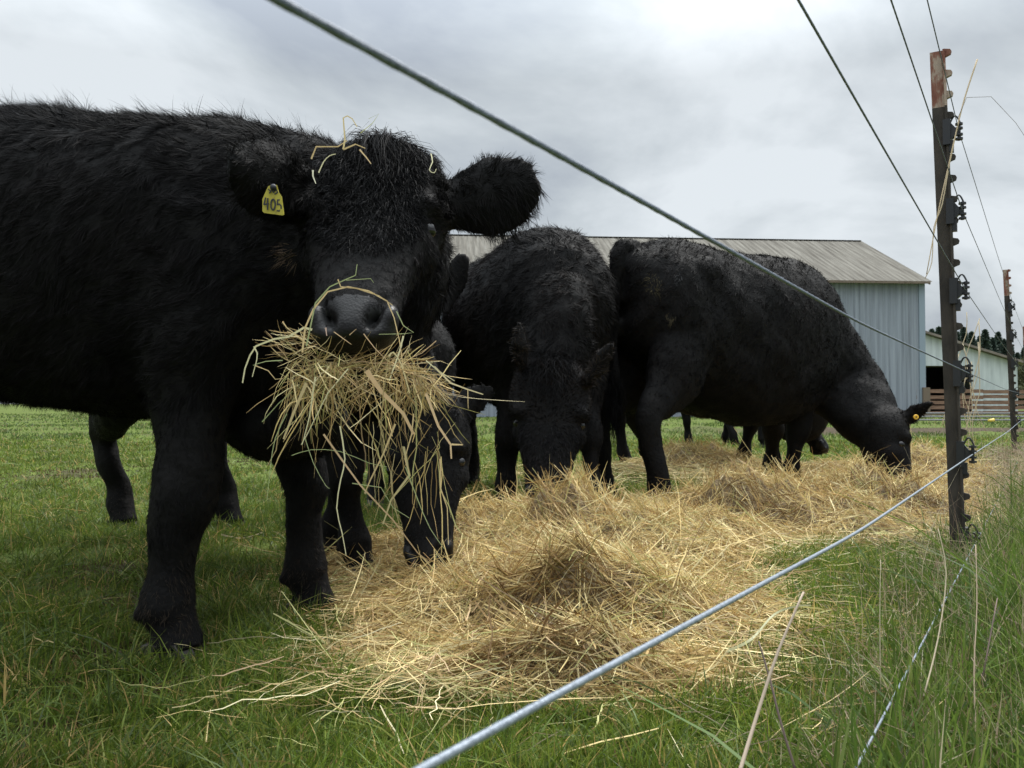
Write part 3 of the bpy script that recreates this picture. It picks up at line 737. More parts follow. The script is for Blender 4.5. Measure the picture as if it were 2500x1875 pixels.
    for (eb, et, ew) in earseg:
        ea = et - eb; s1 = np.clip((p0 - eb) @ ea / (ea @ ea), 0.08, 1); dd = np.linalg.norm(p0 - (eb + s1[:, None] * ea), axis=1)
        m1 = (dd < ew * 1.25) & ((p0 - eb) @ ea > 0); earm = np.maximum(earm, m1.astype(float))
        cent = eb + s1[:, None] * ea
        fl = unit(p0 - cent) * .9 + unit(ea) * .7
        flow = np.where(m1[:, None], fl, flow); ln = np.where(m1, furl * .75 * S, ln)
    flow = flow + .55 * sn3(p0, 3.0 / S, 0) * (1 - hm_[:, None] * .6) + .55 * sn3(p0, 11 / S, 1) + .25 * sn3(p0, 28 / S, 2)
    tan = flow - nn * np.sum(flow * nn, -1, keepdims=True)
    lift = .16 + .16 * hm_[:, None] * r.random((nfur, 1)) + .30 * topm[:, None] * r.random((nfur, 1)) + .22 * r.random((nfur, 1)) ** 2 + .2 * earm[:, None]
    dr = unit(unit(tan) + nn * lift + r.normal(0, .12, (nfur, 3)))
    ln *= (.75 + .4 * r.random(nfur)) * (1 + .35 * sn(p0, 14 / S, 3)) * (1 - .6 * np.clip((h_s - .5) / .35, 0, 1) * hm_)
    wn_ = sn(p0, 9, 4); wisp = (topm > .4) & (wn_ > .5) & (r.random(nfur) < .16); ln = np.where(wisp, ln * 1.45, ln); dr = np.where(wisp[:, None], unit(dr + nn * .35 + sn3(p0, 14, 2) * .6 + r.normal(0, .10, (nfur, 3))), dr)
    ln = np.clip(ln, hmin if voxel < .008 else hmin, .12)
    sel = keep & (zz > .04 * S)
    p0, dr, nn, ln, topm = p0[sel], dr[sel], nn[sel], ln[sel], topm[sel]; n_ = len(p0); earm = earm[sel]
    T = np.array([0, .35, .7, 1.0])
    side_c = unit(sn3(p0, 40 / S, 1)) * .35
    Pt = p0[:, None] - nn[:, None] * .002 + dr[:, None] * (ln[:, None] * T)[..., None] + (side_c[:, None] * (ln[:, None] * T ** 2)[..., None]) - A(0, 0, 1) * (ln[:, None] * T ** 2 * (.25))[..., None]
    W = furw * np.array([1, .9, .55, .08])[None] * r.uniform(.6, 1.2, (n_, 1))
    bn = np.clip(sn(p0, 1.3, 2) * .5 + .3 + r.normal(0, .2, n_), 0, 1)[:, None] * brown
    cb = (np.array([.0034, .0032, .0035]) * (1 - bn) + np.array([.0145, .0100, .0075]) * bn) * (1 + var * (r.uniform(.35, 1.0, (n_, 1)) ** 1.5 * 2.2 - 1))
    hh_ = hm_[sel][:, None]; cb = cb * (1 + hh_ * (r.uniform(.2, 3.4, (n_, 1)) - 1))
    cam_l = loc(A(0, 0, CAMH))
    for sp_, sr_, sc_ in spots:       # dried mud and bare patches on the coat
        t_ = loc(sp_); dd = np.linalg.norm((p0 - t_) / np.array(sr_), axis=1) if np.ndim(sr_) else np.linalg.norm(np.cross(p0 - cam_l, unit(t_ - cam_l)), axis=1) / sr_
        hit = (dd < .6 + .5 * r.random(n_)) & (np.sum(nn * unit(cam_l - p0), -1) > 0)
        cb = np.where(hit[:, None], np.array(sc_) * r.uniform(.4, 1.3, (n_, 1)), cb)
    lowm = np.clip((.26 * S - p0[:, 2]) / (.18 * S), 0, .8)[:, None] * (r.random((n_, 1)) < .6)
    cb = cb * (1 - lowm) + np.array([.045, .034, .024]) * lowm * r.uniform(.5, 1.3, (n_, 1))
    if earcol is not None: cb = np.where(((earm > 0) & (r.random(n_) < .75))[:, None], np.array(earcol) * r.uniform(.6, 1.4, (n_, 1)), cb)
    parts = [ribbons(Pt, W, cb, side=np.cross(dr, nn) + r.normal(0, .5, (n_, 3)), r=r)]
    if tufts:
        for (centre_w, spread, count, length, d0) in tufts:
            c = loc(centre_w); sp = spread
            # nearest verts as roots
            dist = np.linalg.norm(co2 - c, axis=1); cand = np.where(dist < sp)[0]
            if len(cand) == 0: continue
            idx = cand[r.integers(0, len(cand), count)]
            p1 = co2[idx] + r.normal(0, .003, (count, 3)); n1_ = no[idx]
            dd0 = np.asarray(d0, float) @ Rw
            cl = np.round(r.random(count) * 22)
            cv = unit(np.random.default_rng(9).normal(size=(24, 3)))[cl.astype(int)]
            dr1 = unit(unit(p1 - (c - up * .05)) * .8 + dd0 * .8 + cv * .55 + r.normal(0, .10, (count, 3)))
            l1 = length * r.uniform(.45, 1.1, count)
            T2 = np.linspace(0, 1, 7)
            grav = A(0, 0, -1)
            cur = unit(np.cross(dr1, cv)) * .35
            Pt1 = p1[:, None] + dr1[:, None] * (l1[:, None] * T2)[..., None] + grav * (l1[:, None] * T2 ** 2.2 * .95)[..., None] + cur[:, None] * (l1[:, None] * T2 ** 2)[..., None]
            W1 = .0014 * (1 - T2 ** 2 * .85)[None] * r.uniform(.7, 1.2, (count, 1))
            parts.append(ribbons(Pt1[:, ::2], W1[:, ::2], np.array([.0055, .0055, .006]) * r.uniform(.5, 1.6, (count, 1)), r=r))
    if tail:
        tx = -.83 * S * slen; c = A(tx - .045 * S, .02, .55 * S); cnt = 900
        p1 = c + r.normal(0, .014, (cnt, 3)) + A(0, 0, 1) * r.uniform(-.08, .12, (cnt, 1)) * S
        T2 = np.linspace(0, 1, 5); dr1 = unit(A(0, 0, -1) + r.normal(0, .13, (cnt, 3))); l1 = .26 * S * r.uniform(.4, 1, cnt)
        cur = r.normal(0, .05, (cnt, 3))
        Pt1 = p1[:, None] + dr1[:, None] * (l1[:, None] * T2)[..., None] + cur[:, None] * np.sin(T2 * 5)[None, :, None] * .4
        parts.append(ribbons(Pt1, np.tile(furw * .8 * (1 - T2 * .8), (cnt, 1)), np.array([.005, .005, .0055]) * r.uniform(.5, 1.5, (cnt, 1)), r=r))
    # ribbons with different K: join
    V, q, c = join_r(parts)
    link('coat', raw_mesh('coat', V, quads=q, col=c), M_fur, root)
    root['_l'] = 0; del root['_l']
    info = dict(root=root, loc=loc, ax=ax, up=up, lat=lat, pl=pl, Lh=Lh, hk=hk, Rw=Rw)
    return info

GF = lambda px, py: tuple(G(px, py)[:2])
# the big one on the left looking at the camera
poll1 = P(932, 408, 1.86); muz1 = P(860, 822, 1.53)
ax1 = unit(muz1 - poll1)
cow1 = make_cow('cow', 'big shaggy black cow on the left facing the camera with a mouthful of hay', dict(fr=GF(412, 1604), fl=GF(748, 1500), hr=(-2.0, 2.15), hl=(-1.85, 2.65)), (.985, -.17),
    poll=poll1, muzzle=muz1, hup=(0, -.79, .61), voxel=.0065, slen=1.05, S=1.0, legk=1.06, belly=.0, shz=.84, nbu=.17, extra=((P(945, 640, 2.02), (.14, .15, .22)), (P(925, 820, 2.05), (.12, .14, .18)), (P(700, 1040, 2.12), (.16, .15, .09))), prof=((-1, -.5, 0, .2, .45, .62, .76, .84), (1.32, 1.33, 1.29, 1.245, 1.235, 1.20, 1.12, 1.03)), top_z=1.34, trunk_c=(-.66, 2.13),
    ears=[(P(782, 480, 1.76), P(556, 402, 1.58), .084, (.1, -1, .0)), (P(1090, 508, 1.82), P(1312, 430, 1.80), .086, (-.1, -1, .0))],
    neck_mid=P(850, 640, 2.08), neckw=1.28, bulk=.97, nfur=400000, furw=.0011, furl=.030, seed=11, brown=.15, earcol=(.0075, .0068, .0066), spots=((P(706, 622, 1.9), .022, (.11, .075, .05)), (P(706, 615, 1.9), .012, (.2, .14, .1))),
    tufts=[(poll1 + A(.0, .0, .055), .050, 750, .125, (.35, -.3, .8)), (poll1 + A(0, -.05, .0), .12, 3600, .034, (.25, -.10, .5)), (poll1 + ax1 * .12 + A(0, -.06, .04), .11, 2400, .024, (.0, -.1, .6)), (poll1 + ax1 * .22 + A(0, -.07, .05), .12, 5200, .017, (.0, -.1, .5))], headk=1.0)
# eating behind the first one
make_cow('cow', 'black cow behind the first one with its lowered face in the near hay', dict(fr=GF(868, 1408), fl=(-.62, 3.05), hr=GF(296, 1288), hl=GF(556, 1288)), (.80, -.60), S=.93, slen=1.0,
    poll=P(1035, 975, 2.72), muzzle=P(1048, 1372, 2.52), hup=(-.15, -1, .15), voxel=.010, legk=1.15, headk=.92, trunk_c=(-.62, 2.95),
    ears=[(P(1102, 1015, 2.70), P(1212, 940, 2.70), .056, (.2, -1, .3)), (P(1000, 1010, 2.78), P(925, 960, 2.85), .036, (-.2, -1, .3))],
    tail=False, extra=((P(1000, 885, 3.1), (.16, .16, .2)),), nfur=110000, furw=.0018, var=.8, furl=.022, seed=12, brown=.1, bulk=.85)
make_cow('cow', 'black cow standing mostly hidden behind the head of the big cow with one ear up', dict(fr=(-.75, 4.75), fl=(-.52, 4.75), hr=(-.95, 6.0), hl=(-.72, 6.0)), (.12, -1), S=.95,
    poll=P(1000, 700, 4.3), muzzle=P(960, 900, 4.05), hup=(0, -.8, .6), voxel=.010, bulk=.8, neckw=.9,
    ears=[(P(1092, 745, 4.3), P(1131, 618, 4.3), .060, (.1, -1, 0)), (P(950, 715, 4.3), P(900, 650, 4.35), .04, (-.1, -1, 0))],
    nfur=16000, furw=.005, furl=.02, seed=13, tail=False)
# head-on in the middle
make_cow('cow', 'black cow seen head-on in the middle with its mane ridge and lowered head', dict(fr=(-.03, 4.5), fl=(.40, 4.27), hr=GF(1150, 1192), hl=(.15, 5.75)), (.26, -.966), S=1.08, slen=.92,
    poll=P(1345, 900, 4.0), muzzle=P(1335, 1225, 3.80), hup=(0, -1, .15), belly=.08, voxel=.011, pt=.8, neck_mid=P(1362, 760, 4.25), neckw=1.08, bulk=1.22, top_z=1.36, neckk=.9, trunk_c=(.185, 4.55),
    ears=[(P(1275, 885, 3.9), P(1268, 782, 3.86), .040, (.6, -.8, 0)), (P(1440, 925, 3.9), P(1498, 835, 3.84), .048, (-.3, -1, 0))],
    nfur=120000, furw=.0027, var=.4, te=1.0, hmin=.018, earcol=(.035, .03, .027), furl=.032, seed=14, brown=.45, tail=False, legk=1.05,
    tufts=[(P(1345, 900, 3.92), .10, 700, .09, (0, -.5, .3))])
# side view on the right
cow3 = make_cow('cow', 'black cow in side view on the right grazing hay with a round yellow ear button', dict(fr=GF(1932, 1197), fl=GF(1885, 1168), hr=GF(1612, 1248), hl=GF(1478, 1225)), (.80, .60), S=1.07, slen=1.08,
    poll=P(2172, 1020, 5.35), muzzle=P(2210, 1245, 5.05), hup=(1, -.15, .25), HL=.60, pt=1.0, headk=1.12, belly=.15, prof=((-1, -.84, -.8, -.7, -.5, 0, .2, .35, .5, .64, .76, .84), (1.1, 1.2, 1.28, 1.34, 1.35, 1.33, 1.345, 1.34, 1.30, 1.22, 1.12, 1.03)), voxel=.012, neck_mid=P(2045, 930, 5.6), neckk=1.22, bulk=1.0, top_z=1.36, trunk_c=(1.78, 5.5),
    ears=[(P(2205, 1025, 5.22), P(2276, 981, 5.10), .050, (-.2, -1, .2)), (P(2215, 1030, 5.5), P(2250, 1000, 5.6), .04, (.2, 1, .2))],
    nfur=120000, furw=.0026, var=.4, furl=.022, spots=((P(1598, 690, 4.5), .055, (.075, .062, .032)), (P(1635, 775, 4.5), .035, (.06, .05, .03)), (P(1660, 680, 4.6), .03, (.04, .04, .042)), (P(1610, 1190, 4.5), .05, (.06, .05, .042))), seed=15, brown=.55, legk=1.08)
make_cow('cow', 'black cow standing just behind the side-on cow with its hump showing above', dict(fr=GF(1890, 1160), fl=GF(1818, 1147), hr=(1.25, 8.1), hl=(1.0, 7.7)), (.86, -.45), S=1.1, slen=.95,
    poll=P(1930, 975, 6.8), muzzle=P(2020, 1108, 6.5), hup=(.8, -.3, .6), HL=.5, voxel=.016, ears=[(P(1925, 990, 6.75), P(1905, 975, 6.7), .03, (0, -1, 0))],
    nfur=16000, furw=.006, furl=.025, seed=16, top_z=1.27, belly=.12, extra=((P(1950, 1010, 6.5), (.22, .2, .22)),), trunk_c=(2.0, 7.0), neckw=1.1)
make_cow('cow', 'farthest black cow of which only the lower legs show under the bellies', dict(fr=GF(1862, 1092), fl=(2.8, 11.3), hr=GF(1682, 1090), hl=GF(1792, 1092)), (.98, .1), S=1.0,
    poll=(4.2, 11.0, .75), muzzle=(4.4, 10.9, .3), hup=(1, 0, .3), HL=.5, voxel=.02, ears=[], nfur=5000, furw=.01, furl=.02, seed=17, tail=False)

# ear tag 405
def digit_paths():
    return {'4': [[(.28, 1), (.05, .42), (.75, .50)], [(.62, .95), (.60, 0)]],
            '0': [[(.5 + .38 * math.sin(t), .5 + .5 * math.cos(t)) for t in np.linspace(0, 6.283, 17)]],
            '5': [[(.85, 1), (.22, .97), (.18, .58), (.5, .62), (.8, .45), (.82, .2), (.5, .0), (.12, .06)]]}
def stroke(mb, pts, w, M, o):
    pts = np.array(pts, float)
    for a, b in zip(pts[:-1], pts[1:]):
        t = unit(b - a); n = A(-t[1], t[0]); a2 = a - t * w * .4; b2 = b + t * w * .4
        q = [a2 - n * w, b2 - n * w, b2 + n * w, a2 + n * w]
        mb.prism([M @ A(p[0], p[1], 0) + o for p in q], M @ A(0, 0, .0003), M @ A(0, 0, .0012 + .00002 * (len(mb.v) % 37)))
def eartag():
    L1 = cow1['loc']; Rt = cow1['Rw'].T
    d = 1.575; k = d / F
    tl_ = P(668, 460, d)
    root = cow1['root']
    c = P(667, 490, d)
    # outline in photo pixels relative to centre
    ol = [(655, 455), (664, 451), (676, 452), (681, 470), (688, 480), (694, 524), (690, 526), (645, 520), (641, 516), (641, 486)]
    ex, ez = A(1, 0, 0), A(0, 0, 1); ny = unit(A(-.1, -1, -.05))
    pts = [L1(P(x, y, d - (x - 667) * .0001)) for x, y in ol]
    t = MB().prism(pts, Rt @ A(0, .0012, 0), Rt @ A(0, -.0012, 0)).build('ear_tag', M_tag, root)
    t['label'] = 'yellow ear tag numbered 405'
    mb = MB(); dp = digit_paths()
    Mx = np.stack([Rt @ A(k, 0, 0) * 1, Rt @ A(0, 0, k), Rt @ A(0, -1, 0)], 1)
    for ch, x0, y0, w, h in (('4', 644, 512, 16, 29), ('0', 660, 513, 14, 26), ('5', 675, 516, 15, 28)):
        for pth in dp[ch]:
            pp = [((x0 - 667) + p[0] * w, (490 - y0) + p[1] * h) for p in pth]
            mm = Mx.copy(); stroke(mb, pp, 1.7, mm, L1(P(667, 490, d - .0016)))
    for pth in ([(658, 472), (664, 462), (668, 470)], [(668, 470), (674, 461), (678, 470), (671, 474)], [(655, 462), (660, 466)]):
        stroke(mb, [(p[0] - 667, 490 - p[1]) for p in pth], 1.3, Mx, L1(P(667, 490, d - .0016)))
    mb.build('tag_number', M_ink, t)
    b = MB(); ball(b, L1(P(667, 457, d - .004)), .006, 8); b.build('tag_button', M_ink, t, True)
eartag()
def earbutton():
    L3 = cow3['loc']; c = P(2236, 1018, 5.12); Rt = cow3['Rw'].T
    m = mat('yellow_button', (.72, .42, .04), .45)
    a = L3(c); n = Rt @ unit(A(-.1, -1, 0))
    o = MB().tube([a, a + n * .004, a + n * .007], [.0155, .0155, .012], 20).build('ear_tag', m, cow3['root']); o['label'] = 'round yellow ear button'
    MB().tube([a + n * .0075, a + n * .0095], [.005, .004], 12).build('tag_pin', mat('pin_brown', (.12, .07, .02), .5), o)
earbutton()

# ---------------------------------------------------------------- hay
HAYC = np.array([[.62, .49, .26], [.74, .63, .38], [.52, .38, .20], [.36, .245, .125], [.47, .46, .22], [.56, .41, .27], [.72, .65, .45]])
def hay_cols(n, r, green=1.0):
    p = np.array([.26, .2, .2, .12, .08 * green, .06, .08]); p /= p.sum()
    c = HAYC[r.choice(7, n, p=p)] * r.uniform(.62, 1.28, (n, 1)) * A(.99, .97, .86)
    return c
def straws(c, dirv, ln, w, r, K=5, kink=.35, droop=0.0):
    """bent straws around centre points c"""
    n = len(c); T = np.linspace(-.5, .5, K)
    b1 = r.normal(size=(n, 3)); b1 -= dirv * np.sum(b1 * dirv, -1, keepdims=True); b1 = unit(b1) * r.gamma(1.0, kink * .4, (n, 1))
    kp = r.uniform(-.35, .35, (n, 1)); dev = np.abs(T[None] - kp)
    curve = np.where(r.random((n, 1)) < .5, T[None] ** 2, dev * .6)
    Pt = c[:, None] + dirv[:, None] * (ln[:, None] * T)[..., None] + b1[:, None] * (ln[:, None] * curve)[..., None]
    Pt = Pt + r.normal(0, 1, Pt.shape) * (ln * .012)[:, None, None]
    Pt[..., 2] -= droop * (ln[:, None] * (T ** 2))
    prof = np.ones(K); prof[-1] = .35; prof[0] = .7
    return Pt, w[:, None] * prof[None]
M_mound = noise_mat('packed_hay', [(0.3, (.08, .055, .03)), (0.5, (.20, .145, .08)), (0.7, (.40, .31, .18))], 40, detail=10, rough=.9, stretch=(1, 1, 2), bump=.012, bscale=90)
def hay():
    r = np.random.default_rng(21)
    dx_ = .02; xs = np.arange(-1.3, 4.2, dx_); ys = np.arange(1.3, 8.8, dx_)
    X, Yy = np.meshgrid(xs, ys); Hh = hay_h(X, Yy); Gh = ground_h(X, Yy); E = hay_each(X, Yy); who = E.argmax(0)
    labels = ['largest nearest heap of loose golden hay under the big cow', 'low brown-hollowed hay heap in front of the middle cattle', 'rounded hay heap left of the near steel post',
              'thin far hay spread with a small peak under the side-on cow', 'flat hay heap under the head of the grazing side-on cow']
    nx = len(xs)
    area = dx_ * dx_
    for hid in range(5):
        i, j = np.where((who[:-1, :-1] == hid) & (Hh[:-1, :-1] > -.012))
        base = i * nx + j; q = np.stack([base, base + 1, base + nx + 1, base + nx], -1)
        used, inv = np.unique(q.ravel(), return_inverse=True)
        jit = sn(np.stack([X, Yy, X * 0], -1), 22, 1) * .008
        V = np.stack([X, Yy, Hh + Gh - .014 + jit], -1).reshape(-1, 3)[used]
        cen = V.mean(0); cen[2] = 0
        mnd = raw_mesh('hay_pile', V - cen, quads=inv.reshape(-1, 4), smooth=True)
        # straws
        cells = np.where((who == hid) & (Hh > -.010))
        d = ys[cells[0]]; hcell = Hh[cells]
        dens = 23000 / (1 + (d / 2.6) ** 2.0) * np.clip((hcell + .016) / .03, .12, 1)
        n = int((dens * area).sum()); pick = r.choice(len(d), n, p=dens / dens.sum())
        x = xs[cells[1][pick]] + r.uniform(0, dx_, n); y = ys[cells[0][pick]] + r.uniform(0, dx_, n)
        e = .02
        h0 = hay_h(x, y); gx = (hay_h(x + e, y) - h0) / e; gy = (hay_h(x, y + e) - h0) / e
        a = r.uniform(0, 6.283, n); a = np.where(r.random(n) < .45, r.normal(0.1, .5, n) + sn(np.stack([x, y, x * 0], -1), 1.2, 4) * 1.3, a)
        dh = np.stack([np.cos(a), np.sin(a), np.cos(a) * gx + np.sin(a) * gy + r.normal(0, .16, n)], -1); 
        wild = r.random(n) < .035; dh[wild, 2] += np.abs(r.normal(.5, .5, wild.sum()))
        dh = unit(dh)
        ln = r.gamma(4, .026, n) * np.clip(1 + (y - 2) * .06, 1, 1.4) + .02
        c = np.stack([x, y, h0 + ground_h(x, y) + np.abs(r.normal(0, .010, n)) + wild * ln * .25 - .003], -1)
        w = np.maximum(r.gamma(4, .00042, n) + .0007, y * .00056)
        Pt, W = straws(c, dh, ln, w, r, 5)
        # browner old hay in clumps and hollows; hollow shade also painted into the colour
        colv = hay_cols(n, r)
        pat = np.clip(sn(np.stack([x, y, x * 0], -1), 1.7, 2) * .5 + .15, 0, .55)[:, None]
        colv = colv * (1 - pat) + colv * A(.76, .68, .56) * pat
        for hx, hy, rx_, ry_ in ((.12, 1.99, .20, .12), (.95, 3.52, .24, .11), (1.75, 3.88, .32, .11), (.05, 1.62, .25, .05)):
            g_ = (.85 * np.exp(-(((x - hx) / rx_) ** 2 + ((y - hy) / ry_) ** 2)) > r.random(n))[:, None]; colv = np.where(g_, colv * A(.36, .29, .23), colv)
        colv = colv * A(.98, .98, .93)
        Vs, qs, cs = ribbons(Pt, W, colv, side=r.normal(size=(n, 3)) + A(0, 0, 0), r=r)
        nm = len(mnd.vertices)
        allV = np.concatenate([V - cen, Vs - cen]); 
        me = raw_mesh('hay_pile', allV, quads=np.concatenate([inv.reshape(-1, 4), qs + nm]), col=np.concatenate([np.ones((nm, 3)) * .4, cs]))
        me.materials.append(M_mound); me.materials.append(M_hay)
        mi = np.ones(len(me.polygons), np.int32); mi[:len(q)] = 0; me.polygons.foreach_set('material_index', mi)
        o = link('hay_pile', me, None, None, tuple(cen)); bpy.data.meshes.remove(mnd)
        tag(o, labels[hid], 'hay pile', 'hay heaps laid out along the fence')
    # loose hay fringe on the grass
    parts = []
    n = 9000
    x = r.uniform(-1.1, 3.4, n * 6); y = r.uniform(1.25, 7.5, n * 6); h = hay_h(x, y); 
    pr = np.exp(-np.clip(-h - .004, 0, 1) / .006) * (h < .01) + .010 * (x > .6) + .002
    ok = r.random(len(x)) < pr * np.clip((x + .55) / .25, .05, 1); x, y, h = x[ok][:n], y[ok][:n], h[ok][:n]; n = len(x)
    a = r.uniform(0, 6.28, n); dh = unit(np.stack([np.cos(a), np.sin(a), r.normal(0, .18, n)], -1)); ln = r.gamma(4, .03, n) + .03
    c = np.stack([x, y, .028 + np.abs(r.normal(0, .014, n)) + np.clip(h, 0, 1)], -1); w = np.maximum(r.gamma(4, .0003, n) + .0007, y * .0005)
    Pt, W = straws(c, dh, ln, w, r, 6, .5); parts.append(ribbons(Pt, W, hay_cols(n, r, 2.5), r=r))
    # longer pale stems lying in front of the nearest heap
    n = 300
    c = np.stack([r.normal(-.20, .14, n), r.normal(1.60, .11, n), .045 + np.abs(r.normal(0, .02, n))], -1)
    a = r.uniform(0, 6.28, n); dh = unit(np.stack([np.cos(a), np.sin(a), r.normal(0, .15, n)], -1)); ln = r.uniform(.08, .24, n)
    Pt, W = straws(c, dh, ln, r.uniform(.0009, .0023, n), r, 8, .8); parts.append(ribbons(Pt, W, hay_cols(n, r, 3) * 1.05, r=r))
    V, q, cc = join_r(parts)
    o = link('loose_hay', raw_mesh('loose_hay', V, quads=q, col=cc), M_hay); tag(o, 'loose straws of hay scattered over the grass around the heaps', 'hay', kind='stuff')
hay()
def polyl(parts, pts, w, col, r, m=3, sided=None):
    """a traced straw: list of (px,py,d)"""
    W3 = np.array([P(*p) for p in pts]); R_ = crom(W3, m) if m > 1 else W3
    K = len(R_); side = A(0, -1, 0)
    t = unit(np.gradient(R_, axis=0)); s = unit(np.cross(t, unit(R_ - A(0, 0, CAMH))) + r.normal(0, .15, (1, 3)))
    ww = w * np.linspace(1, .5, K)[:, None] * .5
    V = np.stack([R_ - s * ww, R_ + s * ww], 1).reshape(-1, 3); b = np.arange(K - 1) * 2
    parts.append((V, np.stack([b, b + 1, b + 3, b + 2], -1), np.tile(np.array(col), (len(V), 1))))
